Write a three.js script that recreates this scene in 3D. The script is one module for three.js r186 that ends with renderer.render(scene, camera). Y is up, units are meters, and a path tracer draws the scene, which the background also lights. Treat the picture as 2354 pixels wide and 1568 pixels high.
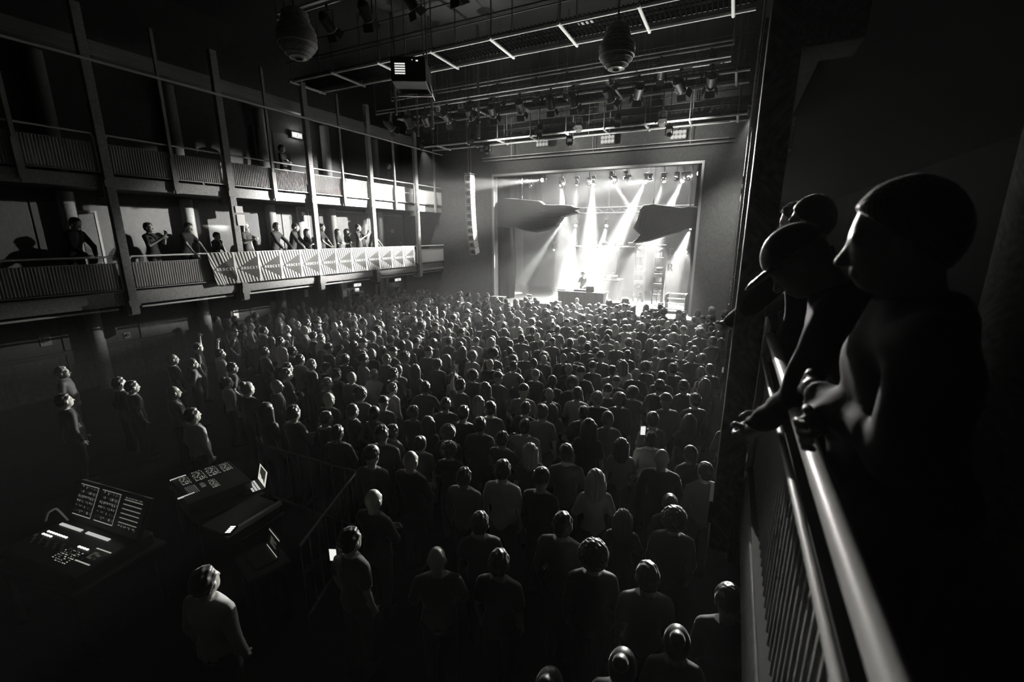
import * as THREE from 'three';
import { mergeGeometries } from 'three/addons/utils/BufferGeometryUtils.js';
import { RoundedBoxGeometry } from 'three/addons/geometries/RoundedBoxGeometry.js';
import { TextGeometry } from 'three/addons/geometries/TextGeometry.js';
import { FontLoader } from 'three/addons/loaders/FontLoader.js';
import { ImprovedNoise } from 'three/addons/math/ImprovedNoise.js';

// ───────── camera, haze, exposure ─────────
const scene = new THREE.Scene();
scene.background = new THREE.Color(0x000000);
const W = 2354, H = 1568, FOCAL = 1017, EYE = new THREE.Vector3(0, 4.6, 0);
const camera = new THREE.PerspectiveCamera(2 * Math.atan(H / 2 / FOCAL) * 180 / Math.PI, W / H, 0.05, 120);
camera.position.copy(EYE);
camera.rotation.set(THREE.MathUtils.degToRad(-13.5), THREE.MathUtils.degToRad(26.1), 0, 'YXZ');
camera.updateMatrixWorld(true);
camera.focus = 13; camera.userData.fStop = 2.2;
const renderer = new THREE.WebGLRenderer({ antialias: true });
renderer.toneMapping = THREE.LinearToneMapping;
renderer.toneMappingExposure = 1.0;
renderer.shadowMap.enabled = true;
scene.fog = new THREE.FogExp2(0xffffff, 0.0042);     // theatrical haze, even through the hall
const BEAM = 4.2, WASH = 3.6, FLOOD = .95, FRONT = 1.6, BACK = .5, UP = 1;                   // lamp dimmers: beams, audience washes, stage floods
const WARM = new THREE.Color(1, 0.995, 0.955);       // every lamp: the print's slightly warm grey

// ───────── places: metres, floor y = 0, stage towards -z ─────────
const XL = -14.5, XR = 0.19, XWL = -17.2, XWR = 3.1;   // balcony fronts, side walls
const T1 = 3.11, T2 = 6.06, CEIL = 12, ZP = -20.9, STAGE = 1.1, ZS = -19.75, ZB = -29.5;
const POSTZ = k => -3.035 - 3.125 * k;                  // posts of both balconies
const V = (x, y, z) => new THREE.Vector3(x, y, z);
// a pixel of the photograph as a direction, met with a plane x, y or z
const ray = (u, v) => V((u - W / 2) / FOCAL, -(v - H / 2) / FOCAL, -1).applyQuaternion(camera.quaternion);
const hit = (u, v, axis, c) => { const d = ray(u, v); return d.multiplyScalar((c - EYE[axis]) / d[axis]).add(EYE); };
const onX = (u, v, c) => hit(u, v, 'x', c), onY = (u, v, c) => hit(u, v, 'y', c), onZ = (u, v, c) => hit(u, v, 'z', c);
let seed = 20240; const rnd = () => { seed = (seed + 0x6d2b79f5) | 0; let t = Math.imul(seed ^ (seed >>> 15), 1 | seed); t = (t + Math.imul(t ^ (t >>> 7), 61 | t)) ^ t; return ((t ^ (t >>> 14)) >>> 0) / 4294967296; };
const rr = (a, b) => a + (b - a) * rnd(), pick = a => a[Math.floor(rnd() * a.length)];
const ORD = ['first', 'second', 'third', 'fourth', 'fifth', 'sixth', 'seventh', 'eighth', 'ninth', 'tenth', 'eleventh', 'twelfth', 'thirteenth', 'fourteenth'];
const noise = new ImprovedNoise();

// ───────── geometry helpers ─────────
const taken = new Map();
const numbered = n => { const k = taken.get(n) ?? -1; taken.set(n, k + 1); return k < 0 ? n : n + '_' + String(k + 1).padStart(3, '0'); };
const at = (g, x = 0, y = 0, z = 0, rx = 0, ry = 0, rz = 0) => g.applyMatrix4(new THREE.Matrix4().compose(V(x, y, z), new THREE.Quaternion().setFromEuler(new THREE.Euler(rx, ry, rz)), V(1, 1, 1)));
const bx = (w, h, d, x, y, z, rx, ry, rz) => at(new THREE.BoxGeometry(w, h, d), x, y, z, rx, ry, rz);
const rb = (w, h, d, r, x, y, z, rx, ry, rz) => at(new RoundedBoxGeometry(w, h, d, 2, r), x, y, z, rx, ry, rz);
const span = (x0, x1, y0, y1, z0, z1) => bx(Math.abs(x1 - x0), Math.abs(y1 - y0), Math.abs(z1 - z0), (x0 + x1) / 2, (y0 + y1) / 2, (z0 + z1) / 2);
const cy = (r0, r1, h, x, y, z, rx, ry, rz, n = 14) => at(new THREE.CylinderGeometry(r0, r1, h, n), x, y, z, rx, ry, rz);
const rod = (a, b, r, n = 8) => { const d = b.clone().sub(a), g = new THREE.CylinderGeometry(r, r, d.length(), n); return g.applyMatrix4(new THREE.Matrix4().compose(a.clone().add(b).multiplyScalar(.5), new THREE.Quaternion().setFromUnitVectors(V(0, 1, 0), d.normalize()), V(1, 1, 1))); };
const pipe = (pts, r, n = 40, m = 8) => new THREE.TubeGeometry(new THREE.CatmullRomCurve3(pts, false, 'catmullrom', .2), n, r, m);
const merge = gs => { if (!Array.isArray(gs)) return gs; if (gs.length === 1) return gs[0]; const uv = gs.every(g => g.attributes.uv); return mergeGeometries(gs.map(g => { g = g.index ? g.toNonIndexed() : g.clone(); for (const k of Object.keys(g.attributes)) if (!['position', 'normal', ...(uv ? ['uv'] : [])].includes(k)) g.deleteAttribute(k); g.morphAttributes = {}; g.clearGroups(); return g; })); };
const shade = o => { o.castShadow = o.receiveShadow = true; return o; };
const part = (name, gs, mat, parent) => { const m = shade(new THREE.Mesh(merge(gs), mat)); m.name = name; parent.add(m); return m; };
const tag = (o, label, category, group, kind) => { Object.assign(o.userData, { label, category }); if (group) o.userData.group = group; if (kind) o.userData.kind = kind; return o; };
const thing = (name, label, category, p = [0, 0, 0], turn = 0, group) => { const o = new THREE.Group(); o.name = numbered(name); o.position.set(...(p.isVector3 ? p.toArray() : p)); o.rotation.y = turn; scene.add(o); return tag(o, label, category, group); };
const solo = (name, gs, mat, label, category, group) => tag(part(numbered(name), gs, mat, scene), label, category, group);
const struct = (name, gs, mat, label) => { const m = part(name, gs, mat, scene); m.userData = { kind: 'structure', label, category: 'structure' }; return m; };
const uvMetres = (g, s = 1) => { // box-projected uv in metres
  g = g.index ? g.toNonIndexed() : g; const p = g.attributes.position, n = g.attributes.normal, uv = new Float32Array(p.count * 2);
  for (let i = 0; i < p.count; i++) { const ax = Math.abs(n.getX(i)), ay = Math.abs(n.getY(i)), az = Math.abs(n.getZ(i)); const [a, b] = ay > ax && ay > az ? [p.getX(i), p.getZ(i)] : ax > az ? [p.getZ(i), p.getY(i)] : [p.getX(i), p.getY(i)]; uv[2 * i] = a / s; uv[2 * i + 1] = b / s; }
  g.setAttribute('uv', new THREE.BufferAttribute(uv, 2)); return g;
};

// ───────── procedural textures and materials ─────────
const tex = (w, h, f, srgb = true) => { const d = new Uint8Array(w * h * 4); for (let y = 0; y < h; y++) for (let x = 0; x < w; x++) { const c = f(x / w, y / h), i = (y * w + x) * 4; d[i] = d[i + 1] = d[i + 2] = 255 * Math.min(1, Math.max(0, c)); d[i + 3] = 255; } const t = new THREE.DataTexture(d, w, h); t.wrapS = t.wrapT = THREE.RepeatWrapping; t.magFilter = THREE.LinearFilter; if (srgb) t.colorSpace = THREE.SRGBColorSpace; t.needsUpdate = true; return t; };
const tile = (x, y, k, s) => { const a = x * 2 * Math.PI, b = y * 2 * Math.PI; return noise.noise(Math.cos(a) * k + s, Math.sin(a) * k + Math.cos(b) * k, Math.sin(b) * k + s * 1.7); };
const woodTex = tex(256, 256, (x, y) => .62 + .16 * tile(x, y * .04, 14, 3) + .12 * tile(x, y * .1, 40, 9) + .1 * tile(x, y, 2.5, 5));
const grainTex = tex(256, 256, (x, y) => .72 + .16 * tile(x, y, 5, 1) + .12 * tile(x, y, 26, 4));
const bumpTex = tex(256, 256, (x, y) => .5 + .3 * tile(x, y, 9, 11) + .3 * tile(x, y, 33, 2), false);
const std = (c, rough = .7, metal = 0, o = {}) => new THREE.MeshStandardMaterial({ color: new THREE.Color().setRGB(c, c, c * (o.tint ?? .97)), roughness: rough, metalness: metal, ...(delete o.tint, o) });
const M = {
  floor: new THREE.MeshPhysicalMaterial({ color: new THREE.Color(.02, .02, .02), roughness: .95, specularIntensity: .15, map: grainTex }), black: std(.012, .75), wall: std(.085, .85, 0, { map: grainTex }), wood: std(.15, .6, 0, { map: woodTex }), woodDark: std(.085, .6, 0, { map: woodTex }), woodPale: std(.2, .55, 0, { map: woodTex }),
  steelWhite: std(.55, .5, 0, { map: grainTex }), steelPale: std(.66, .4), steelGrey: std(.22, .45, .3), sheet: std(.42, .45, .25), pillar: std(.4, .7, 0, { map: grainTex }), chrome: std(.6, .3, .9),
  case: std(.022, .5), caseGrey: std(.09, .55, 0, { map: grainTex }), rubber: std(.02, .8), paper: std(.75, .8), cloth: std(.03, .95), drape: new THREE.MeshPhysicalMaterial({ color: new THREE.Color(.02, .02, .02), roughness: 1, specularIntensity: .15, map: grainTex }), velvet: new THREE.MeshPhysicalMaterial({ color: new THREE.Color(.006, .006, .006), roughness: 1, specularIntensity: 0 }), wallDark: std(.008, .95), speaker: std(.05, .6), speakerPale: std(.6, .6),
  stageFloor: std(.02, .6, 0, { map: grainTex }), stone: std(.06, .9, 0, { map: grainTex, bumpMap: bumpTex, bumpScale: .03 }), glass: std(.6, .35, 0, { map: grainTex }),
};
const fuzzy = (c, r, o = {}) => new THREE.MeshPhysicalMaterial({ color: new THREE.Color().setRGB(c, c, c * .97), roughness: r, sheen: 1, sheenRoughness: .5, sheenColor: new THREE.Color(.9, .9, .87), ...o });
const glow = (k, c = .02) => new THREE.MeshStandardMaterial({ color: new THREE.Color(c, c, c), roughness: .4, emissive: WARM.clone(), emissiveIntensity: k });
const lampGlow = glow(14), signGlow = glow(.9, .4), dimGlow = glow(.35, .2);
const canvas = (w, h, draw, srgb = true) => { const c = document.createElement('canvas'); c.width = w; c.height = h; const g = c.getContext('2d'); draw(g, w, h); const t = new THREE.CanvasTexture(c); if (srgb) t.colorSpace = THREE.SRGBColorSpace; return t; };

// ═════════ THE SETTING ═════════
struct('floor', uvMetres(span(XWL - .3, XWR + .3, -.3, 0, ZS, 7.3), 3), M.floor, 'dark scuffed hall floor under the crowd');
struct('ceiling', uvMetres(span(XWL - .3, XWR + .3, CEIL, CEIL + .3, ZB, 7.3), 3), M.black, 'black ceiling above the catwalks');
const wallLeft = struct('wall_left', uvMetres(span(XWL - .3, XWL, 0, CEIL, ZB, 7), 3), M.wall, 'long side wall with wood panels behind the balconies');
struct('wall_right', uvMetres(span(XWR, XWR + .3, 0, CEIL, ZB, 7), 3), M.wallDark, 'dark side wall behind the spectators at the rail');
struct('wall_back', span(XWL - .3, XWR + .3, 0, CEIL, 7, 7.3), M.black, 'black wall behind the mixing desks');
// proscenium wall round the stage opening
const OL = onZ(1137, 550, ZP).x, OR = onZ(1597, 560, ZP).x, OT = onZ(1400, 389, ZP).y;
const prosc = struct('wall_stage', [span(XWL, OL, 0, CEIL, ZP - .35, ZP), span(OR, XWR, 0, CEIL, ZP - .35, ZP), span(OL, OR, OT, CEIL, ZP - .35, ZP)].map(g => uvMetres(g, 3)), M.wall, 'dark wall round the stage opening');
part('opening_trim', [span(OL - .1, OL, STAGE, OT + .1, ZP - .02, ZP + .06), span(OR, OR + .1, STAGE, OT + .1, ZP - .02, ZP + .06), span(OL, OR, OT, OT + .1, ZP - .02, ZP + .06)], M.steelGrey, prosc);
struct('stage_floor', [uvMetres(span(XWL, XWR, 0, STAGE, ZS, ZB), 2)], M.stageFloor, 'raised stage floor, washed by the beams');
struct('wall_stage_rear', uvMetres(span(XWL, XWR, STAGE, CEIL, ZB - .3, ZB), 3), M.wall, 'rear wall of the stage seen through haze');
part('stage_lip', [span(OL - 2, OR + 1.4, STAGE - .08, STAGE + .01, ZS, ZS + .05)], M.steelGrey, prosc);

// wood panels, dado, pillars on the side wall
for (let k = 0; k < 13; k++) { const z = 3.1 - 1.9 * k; for (const [y0, y1, m] of [[.05, 1.18, M.wood], [1.3, 2.72, k % 3 ? M.woodDark : M.wood], [T1 + .05, T1 + 2.4, M.woodDark], [T2 + .1, T2 + 2.6, M.woodDark]]) if (z > ZP + 1) part('panel', uvMetres(rb(.03, y1 - y0, 1.86, .008, XWL + .015, (y0 + y1) / 2, z), 1.6), m, wallLeft); }
part('dado_rail', [span(XWL, XWL + .06, 1.19, 1.28, ZP, 4)], M.woodDark, wallLeft);
for (let k = 0; k < 6; k++) for (const [y0, y1] of [[0, 2.75], [T1, 5.77], [T2, 9.3]]) part('pillar', uvMetres(cy(.19, .19, y1 - y0, XWL + .24, (y0 + y1) / 2, POSTZ(k), 0, 0, 0, 20), 1), M.pillar, wallLeft);
// doors and pale leaves set in the wall
const doorAt = (n, u0, v0, u1, v1, m, lab, extra) => { const a = onX(u0, v0, XWL + .07), b = onX(u1, v1, XWL + .07); const y0 = a.y > T2 ? T2 : a.y > T1 ? T1 : 0; const d = struct('door_' + n, uvMetres(rb(.05, a.y - y0, Math.abs(b.z - a.z), .01, XWL + .07, (a.y + y0) / 2, (a.z + b.z) / 2), 1.2), m, lab);
  part('door_frame', [span(XWL + .03, XWL + .11, y0, a.y + .06, a.z, a.z + .06), span(XWL + .03, XWL + .11, y0, a.y + .06, b.z - .06, b.z), span(XWL + .03, XWL + .11, a.y, a.y + .06, a.z, b.z)], M.steelGrey, d); part('handle', [rod(V(XWL + .13, y0 + 1.05, b.z + .12), V(XWL + .13, y0 + 1.05, b.z + .26), .012)], M.chrome, d); return d; };
doorAt(1, 682, 478, 713, 560, M.woodPale, 'pale door with a notice plate on the lower balcony');
doorAt(2, 764, 487, 850, 556, M.woodPale, 'wide pale double door on the lower balcony');
doorAt(3, 880, 496, 925, 560, M.wood, 'mid-toned door on the lower balcony beside the banners end');
doorAt(4, 172, 488, 232, 570, M.wood, 'door leaf lit grey on the lower balcony');
doorAt(5, 764, 671, 806, 735, M.woodPale, 'pale door leaf in the wall below the banners');
doorAt(6, 866, 657, 885, 735, M.woodPale, 'narrow pale door leaf below the banners end');
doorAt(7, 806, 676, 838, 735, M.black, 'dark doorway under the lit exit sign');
doorAt(8, 988, 650, 1008, 690, M.wood, 'grey door near the stage end of the wall');

// balconies: slab, fascia beam, soffit pipe, corbels, posts
function balcony(side, y, th, label) {
  const s = side < 0 ? -1 : 1, xf = side < 0 ? XL : XR, xw = side < 0 ? XWL : XWR, z0 = side < 0 ? 4 : 6.8, z1 = onX(1044, 600, XL).z;
  const b = struct(numbered('balcony'), uvMetres(span(xf + s * .2, xw, y - .22, y - .02, z0, z1), 2), M.black, label);
  for (let k = -1; k < 6; k++) { const za = k < 0 ? z0 : POSTZ(k) - .1, zb = k < 5 ? POSTZ(k + 1) + .1 : z1; part('fascia_beam', uvMetres(rb(.18, th, za - zb, .012, xf + s * .12, y - th / 2, (za + zb) / 2), 1), M.steelWhite, b); }
  if (y < 4) for (let k = 0; k < 6; k++) part('soffit_pipe', [rod(V(xf + s * .18, y - th - .1, POSTZ(k) - .3), V(xf + s * .18, y - th - .1, Math.max(POSTZ(k + 1) + .25, z1)), .03)], M.steelPale, b);
  for (let k = 0; k < 6; k++) part('corbel', rb(.3, th + .22, .26, .012, xf + s * .13, y - (th + .22) / 2 - (y < 4 ? .06 : .02), POSTZ(k)), M.steelWhite, b);
  return b;
}
balcony(-1, T1, .36, 'lower gallery with pale beam across from the rail'); balcony(-1, T2, .3, 'upper gallery with pale beam above the banners');
balcony(1, T1, .36, 'lower gallery where the spectators lean on the rail'); balcony(1, T2, .3, 'upper gallery overhead the leaning spectators');
const upperBeam = struct('trim_1', [span(XL - .6, XL - .35, 8.95, 9.3, 4, -19.4)], M.steelWhite, 'pale beam over the upper gallery');
const longPipe = struct('trim_2', [rod(V(XL + .14, 8.7, 3), V(XL + .14, 8.7, -21.6), .035)], M.steelPale, 'long thin pipe running past the gallery posts');
struct('trim_3', [rod(V(XR - .1, 8.7, 4), V(XR - .1, 8.7, -19.4), .03)], M.steelPale, 'thin pipe above the near gallery');
function postSet(side) {
  const s = side < 0 ? -1 : 1, xf = side < 0 ? XL : XR, far = side < 0 ? 'across the hall' : 'above the leaning spectators';
  for (let k = 0; k < 6; k++) { const z = POSTZ(k), o = thing('balcony_post', k === 2 && side < 0 ? 'pale steel post with two small plates beside the banner end' : `tall pale steel gallery post ${far}, ${ORD[5 - k]} from the stage`, 'post', [xf - s * .06, 0, z], 0, k === 2 && side < 0 ? undefined : `gallery posts ${far}`);
    part('shaft', uvMetres(rb(.16, 9.9 - (T1 - .6), .2, .012, 0, (9.9 + T1 - .6) / 2, 0), 1), M.steelWhite, o); o.userData.kind = 'structure';
    part('flange', [bx(.02, .16, .26, s * -.09, T1 - .3, 0), bx(.02, .16, .26, s * -.09, T2 - .2, 0)], M.steelWhite, o);
    if (k === 2 && side < 0) part('plate', [bx(.02, .34, .26, .1, T1 + 1.95, -.14), bx(.02, .2, .24, .1, T1 + 2.28, -.12)], M.steelPale, o); }
  for (let k = 0; k < 6; k++) { const z = POSTZ(k) - 1.5625, o = thing('slim_post', `slim pale upper gallery post ${far}, ${ORD[5 - k]} from the stage`, 'post', [xf - s * .06, 0, z], 0, `slim gallery posts ${far}`); o.userData.kind = 'structure';
    part('shaft', [bx(.07, 9.9 - (T2 - .32), .08, 0, (9.9 + T2 - .32) / 2, 0)], M.steelWhite, o); part('foot_bracket', [bx(.09, .85, .13, 0, T2 + .2, 0)], M.steelWhite, o); }
}
postSet(-1); postSet(1);

// railings: one per bay, bent tube frame, corrugated sheet, lower rail
const wave = (len, h, pitch = .06, amp = .016) => { const n = Math.round(len / pitch) * 6, g = new THREE.PlaneGeometry(len, h, n, 1), p = g.attributes.position; for (let i = 0; i < p.count; i++) p.setZ(i, amp * Math.sin((p.getX(i) / pitch) * 2 * Math.PI)); g.computeVertexNormals(); return g; };
const waveCache = new Map(), waveOf = (len, h) => { const k = len.toFixed(2) + h; if (!waveCache.has(k)) { const f = wave(len, h), b = f.clone(), bp = b.attributes.position; for (let i = 0; i < bp.count; i++) bp.setZ(i, bp.getZ(i) - .003); waveCache.set(k, merge([f, b])); } return waveCache.get(k); };
function railBay(side, y, za, zb, top, label, group, ph = .65) {
  const s = side < 0 ? -1 : 1, x = (side < 0 ? XL : XR) + (side < 0 ? .02 : .05), len = za - zb, o = thing('balcony_railing', label, 'railing', [x, y, (za + zb) / 2], s > 0 ? -Math.PI / 2 : Math.PI / 2, group), L = len / 2;
  part('handrail', pipe([V(-L, .06, 0), V(-L, top - .1, 0), V(-L + .05, top - .02, 0), V(-L + .14, top, 0), V(L - .14, top, 0), V(L - .05, top - .02, 0), V(L, top - .1, 0), V(L, .06, 0)], .026, 80), M.steelPale, o);
  part('panel', waveOf(len - .12, ph), M.sheet, o).position.set(0, .1 + ph / 2, -.02);
  part('lower_rail', [bx(len, .03, .04, 0, .07, 0), bx(len, .02, .03, 0, .11 + ph, -.02)], M.steelGrey, o);
  return o;
}
const ZE = onX(1036, 570, XL).z;
for (let k = -2; k < 6; k++) { const a = POSTZ(k) - .12, b = k < 5 ? POSTZ(k + 1) + .12 : ZE, n = ORD[5 - k]; const who = k < 1 ? `corrugated railing bay of the shadowed lower gallery end, ${n} from the stage` : k === 1 ? 'corrugated steel railing bay just before the first striped banner' : k < 5 ? `corrugated railing bay behind the striped banners, ${n} from the stage` : 'short corrugated railing bay at the stage end past the banners';
  railBay(-1, T1, a, b, .93, who, 'lower gallery railing bays'); railBay(-1, T2, a, b, .97, `upper gallery corrugated railing bay ${k > 2 ? 'in the side beam' : 'in half light'}, ${n} from the stage`, 'upper gallery railing bays'); }
for (let k = -3; k < 6; k++) { const a = POSTZ(k) - .12, b = k < 5 ? POSTZ(k + 1) + .12 : ZE, n = ORD[5 - k]; const o = railBay(1, T1, a, b, .93, `steel railing bay of the near gallery, ${n} from the stage`, 'near gallery railing bays'); if (k < 1) part('mid_rail', [rod(V(-(a - b) / 2, .8, .02), V((a - b) / 2, .8, .02), .012)], M.steelPale, o); railBay(1, T2, a, b, .97, `upper railing bay over the leaning spectators, ${n} from the stage`, 'railing bays overhead'); }

// ═════════ CEILING RIG ═════════
function catwalk(y, z0, z1, x0, x1, step, label, first) {
  const o = thing('catwalk', label, 'catwalk'); o.userData.kind = 'structure';
  for (const z of [z0, z1]) part('side_rail', [rod(V(x0, y, z), V(x1, y, z), .04)], M.paper, o);
  for (let x = first; x > x0; x -= step) { part('crossbar', [rod(V(x, y - .02, z0 + .12), V(x, y - .02, z1 - .12), .045)], M.paper, o); for (const z of [z0, z1]) part('hanger', [rod(V(x, y, z), V(x, CEIL, z), .022)], M.steelGrey, o); }
  const bars = []; for (let x = x0; x < x1; x += .12) bars.push(bx(.035, .03, z0 - z1 - .1, x, y + .12, (z0 + z1) / 2)); for (let k = 0; k < 5; k++) bars.push(bx(x1 - x0, .03, .03, (x0 + x1) / 2, y + .12, z0 + (z1 - z0) * (k + .5) / 5));
  part('grating', bars, M.velvet, o).userData.kind = 'stuff';
  for (const z of [z0, z1]) part('guard_rail', [rod(V(x0, y + .6, z), V(x1, y + .6, z), .02), rod(V(x0, y + 1.1, z), V(x1, y + 1.1, z), .02)], M.case, o);
  for (let j = 0; j < 9; j++) { const x = x0 + .8 + j * 1.6; if (x < x1) part('kick_board', [bx(1.5, .16, .02, x, y + .22, z1 + .02)], M.case, o); }
  return o;
}
const C1 = [-12.02, -13.32], C2 = [-17.72, -19.05], C3 = [-19.15, -20.1];
catwalk(9.8, C1[0], C1[1], -14.6, -.1, 1.98, 'catwalk with pale rails and crossbars beside the projector', -.58);
catwalk(9.8, C2[0], C2[1], -14.6, -.1, 1.99, 'middle catwalk with pale rails and crossbars below the lamp bars', -.5);
catwalk(8.8, C3[0], C3[1], -14.4, -.05, 1.63, 'hazy catwalk close to the wall over the stage opening', -.34);
// black theatre lamps clamped on bars
const parGeo = { body: merge([cy(.11, .13, .34, 0, -.02, 0, Math.PI / 2), at(new THREE.SphereGeometry(.11, 12, 8), 0, -.02, -.17)]), yoke: merge([bx(.02, .3, .03, -.15, .1, 0), bx(.02, .3, .03, .15, .1, 0), bx(.32, .02, .03, 0, .25, 0), cy(.015, .015, .14, 0, .31, 0), bx(.06, .07, .05, 0, .36, 0)]), doors: merge([bx(.24, .004, .16, 0, .13, .24, -.5), bx(.24, .004, .16, 0, -.17, .24, .5), bx(.004, .24, .16, .15, -.02, .24, 0, .5), bx(.004, .24, .16, -.15, -.02, .24, 0, -.5)]), ring: cy(.115, .115, .015, 0, -.02, .155, Math.PI / 2) };
function parLamp(x, y, z, tilt, turn, label, group, big = 1) {
  const o = thing('theatre_lamp', label, 'lamp', [x, y, z], turn, group), h = new THREE.Group(); h.scale.setScalar(big); o.scale.setScalar(big);
  part('yoke', parGeo.yoke, M.case, o); const b = part('lamp_body', parGeo.body, M.case, o); b.rotation.x = tilt; part('barn_doors', parGeo.doors, M.caseGrey, b); part('lens_ring', parGeo.ring, M.chrome, b); return o;
}
function lampBar(y, z, x0, x1, n, label, group, lampLabel, big) {
  const o = thing('lighting_bar', label, 'lamp bar'); part('tube', [rod(V(x0, y, z), V(x1, y, z), .028)], M.steelPale, o); part('cable_tray', [bx(x1 - x0, .03, .1, (x0 + x1) / 2, y + .14, z - .05)], M.steelGrey, o);
  for (let k = 0; k <= 5; k++) part('hanger', [rod(V(x0 + (x1 - x0) * k / 5, y, z), V(x0 + (x1 - x0) * k / 5, CEIL, z), .012)], M.steelGrey, o);
  for (let k = 0; k < n; k++) parLamp(x0 + (x1 - x0) * (k + .5) / n + rr(-.2, .2), y - .4 * big, z, rr(.5, 1.1), Math.PI + rr(-.4, .4), `${lampLabel}, ${ORD[n - 1 - k]} from the near gallery`, group, big);
}
lampBar(9.35, -15.2, -13.6, -.6, 13, 'lamp bar slung between the two main catwalks', 'lamps between the catwalks', 'black theatre lamp with barn doors between the main catwalks', 1.15);
lampBar(10.1, -16.2, -13.6, -.6, 9, 'higher lamp bar between the two main catwalks', 'lamps high between the catwalks', 'black theatre lamp on the higher bar between the catwalks', 1.1);
lampBar(10.4, -9.7, -12, -1.5, 8, 'lamp bar behind the projector side catwalk', 'lamps by the projector', 'black theatre lamp hung on the bar by the projector', 1.1);
// blinders against the wall over the stage
const blindGeo = merge([rb(.62, .36, .14, .02, 0, 0, 0)]), cellGeo = cy(.075, .05, .05, 0, 0, .08, Math.PI / 2);
for (const [u, v, n] of [[1118, 341, 'fourth'], [1248, 328, 'third'], [1398, 321, 'second'], [1560, 310, 'first']]) { const p = onZ(u, v, -20.5), o = thing('blinder_lamp', `eight-cell blinder lamp on the wall over the stage, ${n} from the near gallery`, 'lamp', p, 0, 'blinders over the stage'); part('housing', blindGeo, M.caseGrey, o); for (let k = 0; k < 8; k++) part('reflector', cellGeo, M.steelGrey, o).position.set(-.225 + .15 * (k % 4), .085 - .17 * Math.floor(k / 4), 0); part('bracket', [rod(V(0, .16, 0), V(0, .9, -.3), .02)], M.case, o); }
// small spotlights clamped under the third catwalk
for (const [u, v, g] of [[1420, 272, 0], [1330, 285, 0], [1523, 270, 0], [1240, 295, 0], [1085, 318, 1]]) { const p = onZ(u, v, -18.9); const o = parLamp(p.x, p.y, p.z, .9, .2, 'small lamp with glinting fittings under the hazy catwalk', 'lamps under the hazy catwalk', .9); part('drop_rod', [rod(V(0, .38, 0), V(0, (CEIL - p.y) / .9, 0), .014)], M.case, o); }
// thin bars across the wall above the opening
for (const [v0, v1, z] of [[360, 330, -20.4], [352, 322, -20.3], [310, 300, -19.6]]) { const a = onZ(1180, v0, z), b = onZ(1690, v1, z); const o = solo('lighting_bar', [rod(V(-11.6, (a.y + b.y) / 2, z), V(-.6, (a.y + b.y) / 2, z), .022), ...[-10, -6, -2].map(x => rod(V(x, (a.y + b.y) / 2, z), V(x, CEIL, z), .01))], M.steelGrey, 'thin empty bar hung before the wall over the stage', 'lamp bar', 'empty bars over the stage'); }

// beehive pendants of stacked glass rings
function pendant(u, v, z, wpx, label) {
  const p = onZ(u, v, z), dist = p.clone().sub(EYE).dot(ray(W / 2, H / 2)), r = wpx / FOCAL * dist / 2, o = thing('pendant_lamp', label, 'lamp', p);
  const prof = [[.2, -.9], [.42, -.86], [.48, -.8], [.55, -.78], [.8, -.52], [.94, -.3], [1, -.12], [.97, 0], [1, .12], [.98, .3], [.9, .5], [.78, .66], [.7, .86], [.68, 1.1], [.6, 1.3], [.35, 1.42], [.1, 1.46]].map(([a, b]) => new THREE.Vector2(a * r, b * r));
  part('shade', new THREE.LatheGeometry(prof, 40), M.glass, o); const rings = []; for (let k = 0; k < 15; k++) { const t = k / 14, i = Math.min(15, Math.floor(t * 16)), a = prof[i], b = prof[i + 1], q = t * 16 - i; rings.push(at(new THREE.TorusGeometry(a.x + (b.x - a.x) * q + .004, r * .03, 6, 44), 0, a.y + (b.y - a.y) * q, 0, Math.PI / 2)); }
  part('glass_ring', rings, M.glass, o).userData.kind = 'stuff'; part('rim_band', [at(new THREE.TorusGeometry(r * .97, r * .045, 8, 48), 0, -r * .22, 0, Math.PI / 2), at(new THREE.TorusGeometry(r * .45, r * .05, 8, 32), 0, -r * .84, 0, Math.PI / 2)], M.steelPale, o);
  part('stem', [rod(V(0, 1.45 * r, 0), V(0, CEIL - p.y, 0), .02)], M.steelGrey, o);
}
pendant(1418, 120, -11.2, 80, 'beehive pendant lamp of stacked glass rings below the catwalk end'); pendant(683, 92, -8.2, 86, 'dim beehive pendant lamp in the dark over the mixing desks');

// projector in its hush box
{ const p = onZ(945, 172, -11.3), o = thing('projector', 'black projector box with glowing louvres under the catwalk', 'projector', p, .5);
  part('housing', rb(.95, .62, 1.15, .03, 0, 0, -.1), M.case, o); part('hanger', [rod(V(-.4, .3, .2), V(-.4, CEIL - p.y, .2), .02), rod(V(.4, .3, .2), V(.4, CEIL - p.y, .2), .02), rod(V(.4, .3, -.5), V(.4, CEIL - p.y, -.5), .02)], M.steelGrey, o);
  part('louvre_frame', [bx(.34, .03, .02, -.22, .16, .485), bx(.34, .03, .02, -.22, -.17, .485), bx(.03, .34, .02, -.39, 0, .485), bx(.03, .34, .02, -.05, 0, .485)], M.case, o);
  for (let k = 0; k < 5; k++) part('louvre_light', [bx(.28, .03, .012, -.22, .12 - .06 * k, .484)], signGlow, o); part('status_light', [bx(.06, .03, .01, .25, .2, .481), bx(.02, .02, .01, .12, .22, .481)], signGlow, o);
  part('shroud', [bx(.02, .5, .7, .49, -.2, -.5, 0, 0, .25), bx(.95, .02, .7, 0, -.36, -.7, .25)], M.steelPale, o); }
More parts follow.
